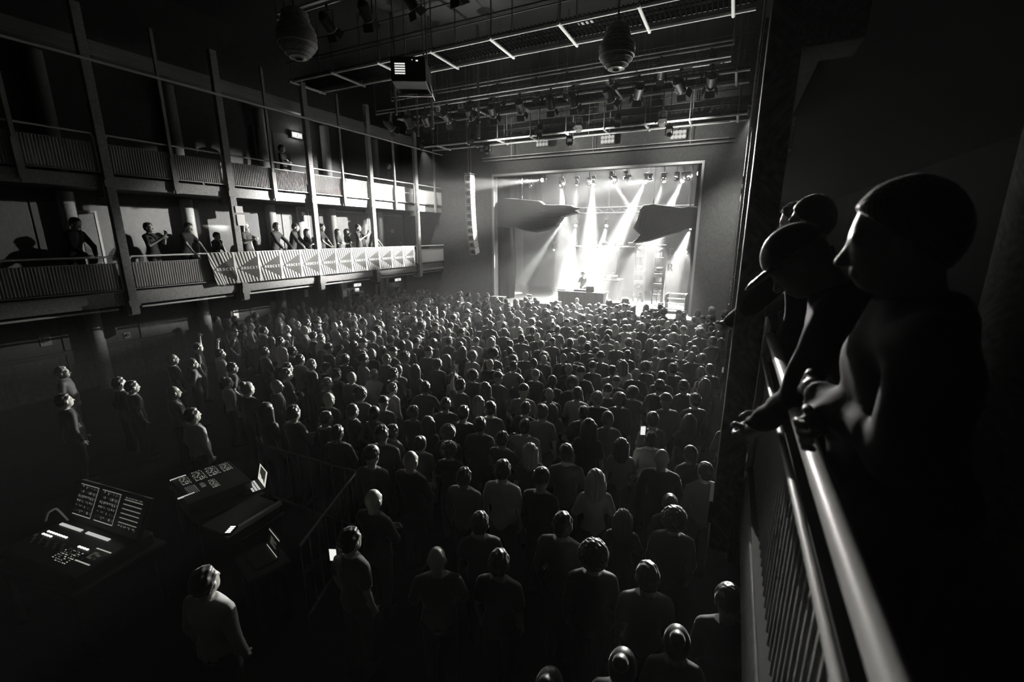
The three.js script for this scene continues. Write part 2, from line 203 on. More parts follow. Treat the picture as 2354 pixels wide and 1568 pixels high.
// fly cables and pipes
for (const [x, z, y0] of [[-10.4, -14.6, 8.4], [-11.4, -13.8, 8.8], [-9.2, -15.9, 8.2], [-12.6, -16.6, 8.7]]) solo('drop_pipe', [rod(V(x, y0, z), V(x, CEIL, z), .05), cy(.07, .07, .06, x, y0 + .6, z)], M.steelGrey, 'vertical steel drop pipe among the catwalks', 'pipe', 'drop pipes among the catwalks');
solo('vertical_pipe', [rod(V(.1, 7.4, -15.6), V(.1, CEIL, -15.6), .035), bx(.08, .06, .08, .1, 7.4, -15.6)], M.steelPale, 'bright vertical pipe at the ends of the catwalks', 'pipe');
{ const a = onZ(1345, 66, -12.7); const o = thing('ceiling_panel', 'pale square diffuser panel between two crossbars of the catwalk', 'panel', [a.x, 10.02, -12.6]); part('sheet', [bx(.42, .02, .6, 0, 0, 0)], M.paper, o); part('border', [bx(.46, .03, .03, 0, 0, .3), bx(.46, .03, .03, 0, 0, -.3)], M.steelGrey, o); }

// curved line arrays hung at the sides of the stage
function lineArray(u0, v0, u1, v1, z, label, n = 11) {
  const a = onZ(u0, v0, z), b = onZ(u1, v1, z), o = thing('line_array_speaker', label, 'loudspeaker', [a.x, a.y, z]); const tot = a.y - b.y, h = tot / n; let y = -h / 2, zz = 0, tilt = 0;
  for (let k = 0; k < n; k++) { tilt = .02 + .34 * (k / n) ** 2; const c = part('cabinet', rb(.34, h * .94, .4, .02, 0, 0, 0), M.speakerPale, o); c.position.set(0, y, zz); c.rotation.x = tilt; for (const q of [-1, 1]) part('grille', [bx(.1, h * .6, .012, q * .09, 0, .204)], M.steelGrey, c); part('horn', [bx(.05, h * .5, .014, 0, 0, .204)], M.case, c); y -= h * Math.cos(tilt); zz -= h * Math.sin(tilt); }
  part('flying_frame', [bx(.34, .06, .5, 0, .04, 0), rod(V(0, .05, .1), V(0, CEIL - a.y, .1), .02), rod(V(0, .05, -.15), V(0, CEIL - a.y, -.15), .02)], M.steelGrey, o);
}
lineArray(1079, 402, 1092, 586, -19.4, 'long curved line array loudspeaker hanging beside the stage opening');

// ═════════ STAGE ═════════
// moving-head lamps: base, yoke, head and lens; each carries its own beam
const headGeo = merge([cy(.15, .12, .3, 0, 0, .02, Math.PI / 2, 0, 0, 18), at(new THREE.SphereGeometry(.13, 14, 10), 0, 0, -.13)]), baseGeo = rb(.34, .14, .26, .02, 0, .42, 0), mhYoke = merge([bx(.04, .4, .12, -.19, .17, 0), bx(.04, .4, .12, .19, .17, 0), bx(.4, .05, .14, 0, .34, 0)]);
function stageLamp(p, target, I, half, pen, label, { r = .1, size = 1, group, g = lampGlow, stand, soft = 3 } = {}) {
  const o = thing('moving_head_lamp', label, 'stage lamp', p, 0, group); o.scale.setScalar(size);
  part('base', baseGeo, M.case, o); if (stand) part('stand', [rod(V(0, -.2, 0), V(0, (STAGE + .02 - p.y) / size, 0), .025), cy(.25, .25, .03, 0, (STAGE + .016 - p.y) / size, 0), rod(V(0, -.2, 0), V(.19, .1, 0), .02), rod(V(0, -.2, 0), V(-.19, .1, 0), .02)], M.case, o); const d = target.clone().sub(p), yk = part('yoke', mhYoke, M.case, o); yk.rotation.y = Math.atan2(d.x, d.z);
  if (!stand) part('drop_rod', [rod(V(0, .48, 0), V(0, (CEIL - p.y) / size, 0), .016), bx(.1, .06, .1, 0, .5, 0)], M.case, o); const h = part('head', headGeo, M.case, o); h.lookAt(target); part('lens', at(new THREE.SphereGeometry(r, 10, 6), 0, 0, .14), g, h);
  const s = new THREE.SpotLight(WARM, I, 0, half * Math.PI / 180, pen, 2); const dir = d.normalize(); s.position.copy(p).addScaledVector(dir, .3 * size); s.target.position.copy(target); s.castShadow = true; s.shadow.radius = soft; s.name = 'beam'; scene.add(s, s.target); return o;
}
// trusses that carry them
function truss(y, z, x0, x1, label, w = .3) { const o = thing('lighting_truss', label, 'truss'), c = [[w / 2, w / 2], [-w / 2, w / 2], [w / 2, -w / 2], [-w / 2, -w / 2]]; for (const [a, b] of c) part('chord', [rod(V(x0, y + a, z + b), V(x1, y + a, z + b), .025)], M.case, o); const br = []; for (let x = x0, k = 0; x < x1 - .3; x += .35, k++) { const s = k % 2 ? 1 : -1; for (const b of [-w / 2, w / 2]) br.push(rod(V(x, y - s * w / 2, z + b), V(x + .35, y + s * w / 2, z + b), .012, 5)); } part('bracing', br, M.case, o).userData.kind = 'stuff'; for (const x of [x0 + .6, (x0 + x1) / 2, x1 - .6]) part('hoist_chain', [rod(V(x, y + w / 2, z), V(x, CEIL, z), .012)], M.steelGrey, o); return o; }
const ZT = -23.4, ZR = -26.2, topY = onZ(1400, 415, ZT).y + .62;
truss(topY + .12, ZT, OL - .4, OR + .5, 'lamp truss above the performer behind the stage opening'); truss(onZ(1360, 515, ZR).y + .75, ZR, -11.5, -1.8, 'rear lamp truss in the bright haze');
const SP = (u, v, z, y = STAGE) => onZ(u, v, z);
const beams = [ // lamp pixel, plane, where its axis passes (pixel, plane), candela, half angle, edge
  [1290, 421, ZT, 1301, 600, ZT + .6, 4600, 11, .4, 'moving-head lamp whose beam falls past the pointing hand'],
  [1326, 420, ZT, 1316, 560, ZT + .3, 1500, 9, .1, 'small moving head with a thin crisp cone above the fingertips', .06],
  [1364, 420, ZT, 1350, 640, ZT + .8, 7600, 11.5, .5, 'moving-head lamp pouring a broad beam behind the performer'],
  [1405, 411, ZT, 1470, 512, ZT + .2, 5200, 5, .3, 'moving-head lamp throwing a slanting narrow shaft', .07],
  [1439, 409, ZT, 1330, 446, ZT + .4, 420, 19, .2, 'moving-head lamp aimed sideways along the truss', .05],
  [1485, 414, ZT, 1375, 640, ZT + 1.0, 8600, 10.5, .5, 'moving-head lamp with a long slanting beam onto the table'],
  [1527, 413, ZT, 1492, 520, ZT + .3, 1500, 8, .1, 'small moving head with a crisp cone over the fist', .06],
  [1571, 411, ZT, 1480, 600, ZT + .8, 7000, 10.5, .4, 'moving-head lamp shining down on the big fist'],
  [1324, 515, ZR, 1296, 690, ZR + 2, 7500, 11, .4, 'rear moving head beaming down behind the pointing hand'],
  [1395, 515, ZR, 1352, 690, ZR + 2, 7500, 11, .4, 'rear moving head beaming down behind the table'],
  [1590, 520, ZR + 1, 1520, 690, ZR + 2.2, 3600, 14, .4, 'rear moving head under the big fist wrist'],
  [1292, 512, ZR - .4, 1190, 660, ZR + 1.5, 3200, 6, .3, 'rear moving head throwing a low shaft across the stage', .06],
  [1250, 414, ZT + .6, 0, 0, 0, 6500, 5.2, .3, 'moving-head lamp aimed sideways at the galleries'],
  [1612, 397, ZT + .4, 1420, 470, ZT, 1100, 16, .4, 'moving-head lamp at the truss end by the wall'],
];
for (const [u, v, z, tu, tv, tz, I, half, pen, label, r] of beams) stageLamp(onZ(u, v, z), tz ? onZ(tu, tv, tz) : onX(850, 442, XL), I * BEAM, half, pen, label, { r: (r ?? .1) * 1.5, size: .66 });
// wash and audience lamps on the truss
const FS = -22.95, FY = topY - .75;
for (const [x, I, t, half, l] of [
  [-10.1, 50, V(-13.2, 1.7, -13.6), 14, 'wash lamp turned to the crowd below the banners'], [-8.3, 80, V(-10.6, 1.7, -12.4), 14, 'wash lamp turned to the banner side of the crowd'], [-6.9, 80, V(-7.4, 1.7, -12), 14, 'wash lamp turned to the middle of the crowd'], [-5.6, 80, V(-4.2, 1.7, -12), 14, 'wash lamp turned to the crowd near the rail side'], [-2.2, 75, V(-1.4, 1.7, -12), 13, 'wash lamp turned to the crowd along the near gallery'],
  [-3.9, 1000, V(-14.5, 5.4, -17), 12, 'wash lamp crossing to the stage end of the galleries'], [-3.3, 1100, V(-14.5, 5, -13.2), 10.5, 'wash lamp crossing to the middle of the galleries'], [-2.7, 330, V(-14.8, 4.4, -9.4), 8, 'wash lamp crossing to the shadowed end of the galleries'], [-4.9, 460, V(.6, 4.3, -2.4), 4, 'narrow lamp turned to the spectators at the near rail']]) stageLamp(V(x, FY, FS), t, I * WASH, half, .45, l, { r: .07, g: dimGlow, size: .6 });
for (const [x, I, n] of [[-9.3, 1900, 0], [-7.2, 3400, 1], [-5.2, 3600, 2], [-3.4, 2200, 3]]) stageLamp(V(x, 10.6, -27.4), V(x * .97, STAGE, -20.4), I * 1.5 * FLOOD, 29, .7, `flood lamp high at the rear of the stage, ${ORD[n]} from the line array`, { r: .14, g: dimGlow, group: 'floods at the rear of the stage', soft: 45 });
// low backlights on stands behind the performer: they edge the crowd with light
for (let k = 0; k < 7; k++) stageLamp(V(-10 + k * 1.28, 3.7 + .1 * (k % 2), -26.6), V(-13.4 + k * 2.15, 1.75, -12), (k === 0 ? 3500 : 7500) * BACK, 6.6, .7, `low backlight on a stand behind the performer, ${ORD[k]} from the line array`, { r: .06, group: 'backlights on stands', stand: true });
// uplights on the stage lip, pointing at the catwalks
for (const [x, t, l] of [[-8.9, V(-8.6, 9.8, -13.6), 'small uplight on the stage lip beyond the open floor'], [-4.9, V(-5.2, 9.8, -13.2), 'small uplight on the stage lip between the table and the wedge'], [-2.6, V(-2, 9.8, -13.2), 'small uplight on the stage lip under the fist']]) stageLamp(V(x, 1.42, -20.1), t, 430 * UP, 17, .7, l, { r: .05, size: .6, g: dimGlow, stand: true });
// small wall washers under the last catwalk, lighting the wall round the stage
for (const [x, y, z, t, I, n, half] of [[-13.2, 8.5, -17.6, V(-14, 4.2, ZP), 70, 5, 36], [.03, 8.5, -17.6, V(.3, 3.6, ZP), 150, 1, 34], [-9.6, 7.95, -17.2, V(-9.4, 8.7, ZP), 42, 4, 38], [-6, 7.95, -17.2, V(-6.0, 8.7, ZP), 42, 3, 38], [-2.4, 7.95, -17.2, V(-2.4, 8.7, ZP), 42, 2, 38]]) stageLamp(V(x, y, z), t, I * FRONT, half, .9, `small wall washer under the middle catwalk, ${ORD[n - 1]} from the near gallery`, { r: .04, size: .6, g: dimGlow, group: 'wall washers under the middle catwalk' });

// giant hands hung over the stage
const outline = (pts, z) => { const c = V(0, 0, 0), q = pts.map(([u, v]) => onZ(u, v, z)); q.forEach(p => c.add(p)); c.multiplyScalar(1 / q.length); return [c, q.map(p => new THREE.Vector2(p.x - c.x, p.y - c.y))]; };
function hangingHand(pts, z, creases, wires, label, wl) {
  const [c, q] = outline(pts, z), o = thing('hand_sculpture', label, 'stage prop', c), sh = new THREE.Shape(q); let g = new THREE.ExtrudeGeometry(sh, { depth: .22, bevelEnabled: true, bevelThickness: .12, bevelSize: .07, bevelOffset: -.05, bevelSegments: 4, curveSegments: 4 }); g.translate(0, 0, -.11); part('hand', uvMetres(g, 1.2), M.stone, o);
  for (const [r, ...cr] of creases) part('finger_fold', pipe(cr.map(([u, v]) => { const p = onZ(u, v, z + .21); return p.sub(c); }), r, 30, 8), M.stone, o);
  for (const [u, v] of wires) { const p = onZ(u, v, z).sub(c); part('hanging_wire', [rod(p, V(p.x, CEIL - c.y, 0), .01), cy(.02, .02, .3, p.x, p.y + .05, 0)], M.case, o); }
}
hangingHand([[1140, 455], [1185, 458], [1243, 463], [1253, 471], [1272, 472], [1299, 472], [1314, 473], [1321, 476.5], [1333, 478.4], [1323, 481.7], [1317, 484], [1325, 486.4], [1333, 489], [1321, 492], [1293, 499.5], [1292, 504.6], [1285, 513], [1281, 521], [1266, 528.5], [1235, 534], [1207, 529.5], [1191, 523], [1165, 522], [1140, 520]], -21.7,
  [[.05, [1215, 520], [1250, 518], [1285, 509]], [.05, [1200, 510], [1240, 508], [1290, 499]], [.06, [1245, 486], [1280, 487], [1318, 487]], [.04, [1225, 528], [1250, 526], [1275, 519]], [.05, [1200, 497], [1230, 497], [1262, 495]]], [[1300, 470], [1200, 458]], 'giant grey stone-like hand with pointing fingers hung over the stage');
hangingHand([[1482, 472.5], [1503, 470], [1522, 472.5], [1567, 478.4], [1581, 475], [1606, 477], [1602, 524.7], [1577, 524.7], [1557, 535], [1530, 542], [1492, 554], [1465, 557.8], [1456, 557], [1472, 543], [1474, 540], [1465, 532], [1458.5, 524], [1460, 518], [1465, 509], [1471.5, 492], [1474, 481]], -21.6,
  [[.07, [1478, 482], [1473, 500], [1468, 525]], [.06, [1486, 480], [1480, 502], [1475, 530]], [.06, [1495, 550], [1520, 536], [1545, 528]], [.05, [1480, 545], [1500, 542], [1515, 532]], [.05, [1500, 478], [1540, 481], [1570, 484]]], [[1502, 471], [1586, 476]], 'giant grey stone-like fist with thumb hung over the stage');
// side curtains of the stage, pleated
function curtain(x0, x1, z, y0, y1, label, mat = M.drape) { const n = 90, g = new THREE.PlaneGeometry(x1 - x0, y1 - y0, n, 6), p = g.attributes.position; for (let i = 0; i < p.count; i++) { const x = p.getX(i); p.setZ(i, .05 * Math.sin(x * 9) + .02 * Math.sin(x * 23 + p.getY(i))); p.setX(i, x + .06 * Math.sin(p.getY(i) * 1.3)); } g.computeVertexNormals(); g.translate((x0 + x1) / 2, (y0 + y1) / 2, z); const b = g.clone(); b.translate(0, 0, -.02); solo('stage_curtain', [g, b], mat, label, 'curtain'); }
curtain(OL - .6, onZ(1246, 450, -24.2).x, -24.2, 6.2, CEIL, 'dark pleated border curtain beside the pointing hand'); curtain(OL - 2, OL + .35, -22.6, STAGE, CEIL, 'dark pleated side curtain at the stage edge behind the line array'); curtain(OR - .25, OR + 1.8, -22.2, STAGE, CEIL, 'dark pleated side curtain behind the fist wrist'); solo('stage_backcloth', [bx(OR - OL + 4, CEIL - STAGE, .03, (OL + OR) / 2, (CEIL + STAGE) / 2, -28.9)], M.velvet, 'black velvet backcloth stretched across the rear of the stage', 'curtain');

// DJ table with draped front and what lies on it
const tz = -20.75, ta = onZ(1283, 668, tz), tb = onZ(1387, 672, tz), tw = tb.x - ta.x, tTop = ta.y, tx = (ta.x + tb.x) / 2;
{ const o = thing('performance_table', 'long cloth-fronted table where the performer plays', 'table', [tx, STAGE, tz - .45]), h = tTop - STAGE; const g = new THREE.PlaneGeometry(tw, h - .02, 60, 4), p = g.attributes.position; for (let i = 0; i < p.count; i++) p.setZ(i, .018 * Math.sin(p.getX(i) * 11) + .01 * Math.sin(p.getX(i) * 27)); g.computeVertexNormals(); g.translate(0, h / 2, .46);
  part('front_cloth', [g, at(new THREE.PlaneGeometry(.9, h - .02), tw / 2, h / 2, 0, 0, Math.PI / 2), at(new THREE.PlaneGeometry(.9, h - .02), -tw / 2, h / 2, 0, 0, -Math.PI / 2)], M.cloth, o); part('table_top', rb(tw + .06, .06, .98, .015, 0, h - .03, 0), M.caseGrey, o); for (const [a, b] of [[-1, -1], [-1, 1], [1, -1], [1, 1]]) part('leg', [bx(.05, h - .06, .05, a * (tw / 2 - .1), (h - .06) / 2, b * .4)], M.steelGrey, o); }
const onTable = (u, v) => { const p = onY(u, v, tTop); p.z = Math.max(-21.55, Math.min(-20.85, p.z)); p.y = tTop; return p; };
function laptop(p, turn, label, w = .34, scr, key, y = 0) { const o = thing('laptop', label, 'laptop', p, turn); part('keyboard_deck', rb(w, .018, w * .68, .006, 0, .009, 0), M.case, o); part('keys', [...Array(30)].map((_, i) => bx(w * .07, .004, w * .07, (i % 10 - 4.5) * w * .085, .02, (Math.floor(i / 10) - 1.6) * w * .1)), key ?? M.caseGrey, o); const l = part('lid', rb(w, w * .66, .012, .005, 0, w * .33, 0), M.case, o); l.position.set(0, .015, -w * .34); l.rotation.x = -.25; if (scr) part('screen', [at(new THREE.PlaneGeometry(w * .94, w * .6), 0, w * .33, .0075)], scr, l); return o; }
laptop(V(onTable(1374, 664).x, tTop, -21.1), Math.PI, 'dark laptop open on the performer table', .4);
{ const p = V(onTable(1344, 668).x, tTop, -21.05), o = thing('dj_mixer', 'flat black mixer deck under the performer hands', 'mixer', p); part('body', rb(.85, .09, .4, .015, 0, .045, 0), M.case, o); for (let k = 0; k < 12; k++) part('knob', [cy(.014, .016, .03, -.36 + .066 * k, .105, -.06 + .1 * (k % 2))], M.steelGrey, o); part('jog_wheel', [cy(.13, .13, .025, -.26, .1, .02, 0, 0, 0, 28), cy(.13, .13, .025, .26, .1, .02, 0, 0, 0, 28)], M.caseGrey, o); }
{ const p = V(onTable(1299, 665).x, tTop, -21.0), o = thing('effects_unit', 'small flat black effects unit at the table end', 'device', p); part('body', rb(.42, .05, .3, .012, 0, .025, 0), M.case, o); for (let k = 0; k < 4; k++) part('knob', [cy(.014, .016, .03, -.14 + .09 * k, .06, 0)], M.steelGrey, o); }

// backline behind the performer
{ const z = -23.2, a = onZ(1316, 642, z), b = onZ(1422, 645, z), o = thing('riser_booth', 'pale cloth-covered keyboard riser behind the performer', 'riser', [(a.x + b.x) / 2, STAGE, z - .5]), w = b.x - a.x, h = a.y - STAGE; part('riser_body', rb(w, h, 1, .06, 0, h / 2, 0), M.caseGrey, o); part('top_board', rb(w + .1, .06, 1.1, .02, 0, h + .03, 0), M.cloth, o); part('dark_cover', [rb(.9, h * .98, .06, .02, w / 2 - .45, h * .49, .53)], M.cloth, o);
  const kb = thing('keyboard', 'long keyboard lying on the riser behind the performer', 'keyboard', [(a.x + b.x) / 2 - .3, STAGE + h + .06, z - .45]); part('body', rb(1.3, .1, .35, .02, 0, .05, 0), M.caseGrey, kb); part('keys', [...Array(26)].map((_, i) => bx(.042, .02, .14, -.58 + .046 * i, .11, .09)), M.paper, kb);
  const d = thing('snare_drum', 'round drum with clamped fittings on the riser corner', 'drum', [b.x - .45, STAGE + h + .06, z - .4]); part('shell', [cy(.3, .3, .18, 0, .09, 0, 0, 0, 0, 28)], M.steelGrey, d); part('hoop', [at(new THREE.TorusGeometry(.3, .014, 6, 30), 0, .18, 0, Math.PI / 2), at(new THREE.TorusGeometry(.3, .014, 6, 30), 0, .012, 0, Math.PI / 2)], M.chrome, d); part('clamp', [rb(.1, .14, .08, .02, .06, .26, 0), rb(.07, .08, .07, .02, -.06, .23, .05), rod(V(.2, .2, 0), V(.36, .3, 0), .02)], M.case, d); }
// wedges, fills and the rounded cabinet on the stage
const wedgeShape = new THREE.Shape([[-.3, 0], [.3, 0], [.3, .12], [.1, .46], [-.14, .4]].map(([a, b]) => new THREE.Vector2(a, b))), wedgeGeo = at(new THREE.ExtrudeGeometry(wedgeShape, { depth: .62, bevelEnabled: true, bevelSize: .015, bevelThickness: .015, bevelSegments: 2 }), 0, 0, -.31);
const wedge = (u, v, z, turn, label) => { const p = onZ(u, v, z), o = thing('wedge_monitor', label, 'loudspeaker', [p.x, STAGE, z], turn); part('cabinet', wedgeGeo, M.speaker, o); const g = part('grille', [bx(.36, .012, .52, 0, 0, 0)], M.caseGrey, o); g.position.set(.21, .3, 0); g.rotation.z = -1.04; };
wedge(1409, 707, -20.6, Math.PI / 2 + .5, 'black wedge monitor tilted at the performer beside the table');
for (const [u, v, w, h, lab] of [[1146, 700, .75, .42, 'front-fill loudspeaker box at the line array end of the stage lip'], [1211, 704, .7, .36, 'low front-fill box on the stage lip before the open floor'], [1238, 709, .8, .24, 'flat stage box between two front fills'], [1277, 706, .5, .36, 'small stage box beside the table foot'], [1382, 719, .62, .36, 'front-fill box below the wedge monitor'], [1441, 722, .72, .44, 'dark front-fill loudspeaker past the wedge monitor'], [1507, 724, .6, .36, 'front-fill loudspeaker before the lit floor under the fist']]) { const z = -19.98, p = onZ(u, v, z), o = thing('front_fill_speaker', lab, 'loudspeaker', [p.x, STAGE + .011, z]); part('cabinet', rb(w, h, .36, .015, 0, h / 2, 0), M.speaker, o); part('grille', [bx(w * .9, h * .8, .012, 0, h / 2, .183)], M.caseGrey, o); }
{ const p = onZ(1437, 700, -20.75), o = thing('floor_lamp_head', 'rounded dark lamp head standing on the stage past the wedge', 'stage lamp', [p.x, STAGE, -20.75]); part('foot', rb(.3, .12, .3, .03, 0, .06, 0), M.case, o); part('body', at(new THREE.CapsuleGeometry(.17, .22, 6, 16), 0, .4, 0), M.speaker, o); part('yoke', [bx(.03, .36, .08, -.19, .28, 0), bx(.03, .36, .08, .19, .28, 0)], M.case, o); }
// ladder towers with lamps, crossbar and boxes
function tower(u0, u1, v0, z, label, n) { const a = onZ(u0, v0, z), b = onZ(u1, v0, z), w = b.x - a.x, h = a.y - STAGE, o = thing('lamp_tower', label, 'lamp tower', [(a.x + b.x) / 2, STAGE, z]); part('upright', [rod(V(-w / 2, 0, 0), V(-w / 2, h, 0), .04)], M.case, o); part('upright', [bx(.14, h, .1, w / 2, h / 2, 0)], M.case, o); for (let k = 0; k < 6; k++) part('rung', [rod(V(-w / 2, h - .02 - k * .62, 0), V(w / 2, h - .02 - k * .62, 0), .03)], M.case, o); part('centre_rod', [rod(V(0, 0, 0), V(0, h - .1, 0), .018)], M.case, o); for (let k = 0; k < n; k++) { const l = part('lamp_head', at(new THREE.SphereGeometry(.15, 14, 10), 0, 0, 0), M.case, o); l.position.set(0, h - .26 - k * .95, .08); l.scale.set(1.2, .85, 1); part('lamp_bracket', [bx(.36, .03, .06, 0, .12, 0)], M.case, l); } for (let k = 0; k < 2; k++) part('shelf', [bx(w, .18, .3, 0, h - 1.52 - k * .5, 0)], M.speaker, o); }
tower(1463, 1486, 561, -24.2, 'open ladder tower of lamps at the end of the long bar', 3); tower(1508, 1531, 563, -23.6, 'dark ladder tower of lamps beside the letters', 3);
{ const z = -24.2, a = onZ(1320, 566, z), b = onZ(1463, 566, z), o = thing('lighting_bar', 'long bar with small boxes joined to the ladder tower', 'lamp bar'); part('tube', [rod(a, V(b.x, a.y, z), .035)], M.steelGrey, o); part('stand', [rod(V(a.x, STAGE, z), V(a.x, a.y + .2, z), .03)], M.steelGrey, o); for (const u of [1391, 1424, 1452]) part('strobe', rb(.36, .17, .15, .02, onZ(u, 566, z).x, a.y + .14, z), M.case, o); part('clamp', [-.02, .3, .6].map(t => bx(.06, .12, .06, a.x + t * 2 + .1, a.y, z)), M.case, o); }
const font = await new FontLoader().loadAsync('fonts/droid/droid_sans_bold.typeface.json');
for (const [ch, u, v] of [['E', 1543, 580], ['R', 1541, 614], ['B', 1538, 648]].slice(0, 2)) { const p = onZ(u, v, -23.7), g = new TextGeometry(ch, { font, size: .36, depth: .06, curveSegments: 4 }); g.computeBoundingBox(); const c = g.boundingBox.getCenter(V(0, 0, 0)); g.translate(-c.x, -c.y, -c.z); const o = thing('stage_letter', `grey letter ${ch} hung beside the dark ladder tower`, 'letter', p); part('letter_shape', g, M.speaker, o); part('hanging_wire', [rod(V(0, .15, 0), V(0, ch === 'E' ? CEIL - p.y : .68, 0), .006)], M.case, o); }
// steps with pale treads at the side
{ const p = onZ(1560, 690, -21.7), o = thing('stage_steps', 'small flight of steps with pale edges by the side curtain', 'steps', [p.x - .1, STAGE, -21.3]); for (let k = 0; k < 4; k++) part('tread', [bx(.8, .04, .28, 0, .2 + .2 * k, -.26 * k)], M.steelPale, o); part('stringer', [bx(.04, .86, .9, -.42, .42, -.4), bx(.04, .86, .9, .42, .42, -.4)], M.steelGrey, o); }

// ═════════ BANNERS, SIGNS, PAPERS ═════════
// striped cloth with a triangle and BRDCST lettering
const bannerTex = canvas(512, 640, (g, w, h) => { g.fillStyle = '#e9e9e4'; g.fillRect(0, 0, w, h); g.save(); g.translate(w / 2, h / 2); g.rotate(-.2); g.fillStyle = '#242422'; for (let x = -700; x < 700; x += 62) g.fillRect(x, -700, 30, 1400); g.restore(); g.fillStyle = '#f2f2ee'; g.fillRect(w - 40, 0, 40, h); g.fillStyle = '#4c4c49'; g.beginPath(); g.moveTo(16, h * .53); g.lineTo(w - 46, h * .14); g.lineTo(w - 46, h * .92); g.closePath(); g.fill(); g.fillStyle = '#f0f0ec'; g.font = 'bold 78px sans-serif'; g.textAlign = 'left'; g.textBaseline = 'middle'; g.save(); g.translate(92, h * .53); let x = 0; for (const c of 'BRDCST') { g.fillText(c, x, 0); x += 62; } g.restore(); });
bannerTex.anisotropy = 8;
const bannerMat = new THREE.MeshStandardMaterial({ map: bannerTex, roughness: .85 });
const B0 = -8.2, BW = .825, BH = .98;
function bannerGeo(fold) { const n = 28, m = 18, g = new THREE.PlaneGeometry(BW + .012, BH, n, m), p = g.attributes.position; for (let i = 0; i < p.count; i++) { const x = p.getX(i) / BW + .5, y = p.getY(i) / BH + .5; let z = .012 * Math.sin(x * 9) * (1 - y); if (fold) { const d = x - .35 - (1 - y) * .75, e = x - .05 - (1 - y) * .5; z += .07 * Math.exp(-d * d * 60) * (1 - y * .7) - .05 * Math.exp(-e * e * 40); p.setX(i, p.getX(i) + (1 - y) * .16 * (1 - x)); } p.setZ(i, z); } g.computeVertexNormals(); const b = g.clone(); b.translate(0, 0, -.004); return merge([g, b]); }
const flatBanner = bannerGeo(false), foldBanner = bannerGeo(true);
for (let k = 0; k < 12; k++) { const m = tag(part(numbered('banner'), k ? flatBanner : foldBanner, bannerMat, scene), k ? `striped BRDCST banner with grey triangle on the railing, ${ORD[11 - k]} from the stage` : 'creased striped BRDCST banner at the free end of the banner row', 'banner', k ? 'banners along the gallery railing' : undefined); m.position.set(XL + .2, 3.57, B0 - BW * (k + .5)); m.rotation.y = Math.PI / 2; }
// papers and plates on the side wall
const paper = (u, v, wpx, hpx, label, group, x = XWL + .05, mat = M.paper) => { const p = onX(u, v, x), a = onX(u - wpx / 2, v, x), b = onX(u + wpx / 2, v, x), c = onX(u, v - hpx / 2, x), d = onX(u, v + hpx / 2, x); const o = thing('wall_notice', label, 'notice', p, 0, group); part('sheet', [bx(.008, c.y - d.y, Math.abs(a.z - b.z), 0, 0, 0)], mat, o); return o; };
paper(543, 722, 11, 20, 'tall white notice beside the pillar under the gallery'); paper(629, 702, 13, 18, 'white notice sheet between the tall one and the small one'); paper(687, 706, 9, 9, 'small square white notice before the door'); paper(704, 674, 9, 18, 'grey notice above the small square one'); paper(793, 675, 9, 14, 'white notice on the pale door leaf', undefined, XWL + .115); paper(697, 492, 7, 9, 'small notice on the pale gallery door', undefined, XWL + .115); paper(902, 531, 8, 9, 'small white notice on the gallery door past the wide one', undefined, XWL + .115);
for (const [u, v, w, h, l] of [[105, 782, 27, 26, 'large square wall plate with dark round boss'], [293, 771, 15, 13, 'small square wall plate with dark round boss']]) { const o = paper(u, v, w, h, l, undefined, XWL + .05, M.pillar); part('boss', [cy(w * .0028, w * .0028, .05, .02, .02, 0, 0, 0, Math.PI / 2, 18)], M.case, o); }
// lit escape signs
const exitTex = canvas(256, 96, (g, w, h) => { g.fillStyle = '#c9c9c4'; g.fillRect(0, 0, w, h); g.fillStyle = '#fbfbf6'; g.fillRect(10, 14, 84, 68); g.fillStyle = '#33332f'; g.beginPath(); g.arc(140, 24, 10, 0, 7); g.fill(); g.lineWidth = 12; g.strokeStyle = '#33332f'; g.beginPath(); g.moveTo(138, 38); g.lineTo(128, 62); g.lineTo(112, 84); g.moveTo(130, 62); g.lineTo(148, 82); g.moveTo(138, 42); g.lineTo(160, 54); g.stroke(); g.fillStyle = '#fbfbf6'; g.fillRect(180, 36, 40, 20); g.beginPath(); g.moveTo(218, 22); g.lineTo(246, 46); g.lineTo(218, 72); g.fill(); });
const exitMat = new THREE.MeshStandardMaterial({ color: 0x222222, emissive: 0xffffff, emissiveMap: exitTex, emissiveIntensity: 1.1 });
function exitSign(u, v, w, h, x, label, I = 1.2) { const p = onX(u, v, x), o = thing('exit_sign', label, 'exit sign', p); part('housing', rb(.07, h + .03, w + .03, .012, -.04, 0, 0), M.steelPale, o); part('sign_face', [at(new THREE.PlaneGeometry(w, h), .003, 0, 0, 0, Math.PI / 2)], exitMat, o); part('wall_bracket', [bx(x - XWL - .04, .03, .1, -(x - XWL - .04) / 2, 0, 0)], M.steelGrey, o); const l = new THREE.PointLight(WARM, I, 0, 2); l.position.copy(p).add(V(.12, 0, 0)); l.castShadow = true; l.shadow.radius = 3; scene.add(l); }
exitSign(683, 311, .5, .2, XWL + .12, 'lit escape sign with running figure on the upper gallery'); exitSign(822, 655, .5, .13, XWL + .2, 'lit escape sign over the dark doorway', .8); exitSign(915, 643, .52, .13, XWL + .2, 'lit escape sign past the narrow door', .5);
{ const p = onX(821, 667, XWL + .2), o = thing('door_lamp', 'pale box lamp just below the doorway escape sign', 'lamp', p); part('housing', rb(.1, .17, .3, .015, -.05, 0, 0), M.steelPale, o); part('wall_bracket', [bx(.13, .04, .06, -.08, 0, 0)], M.steelGrey, o); }
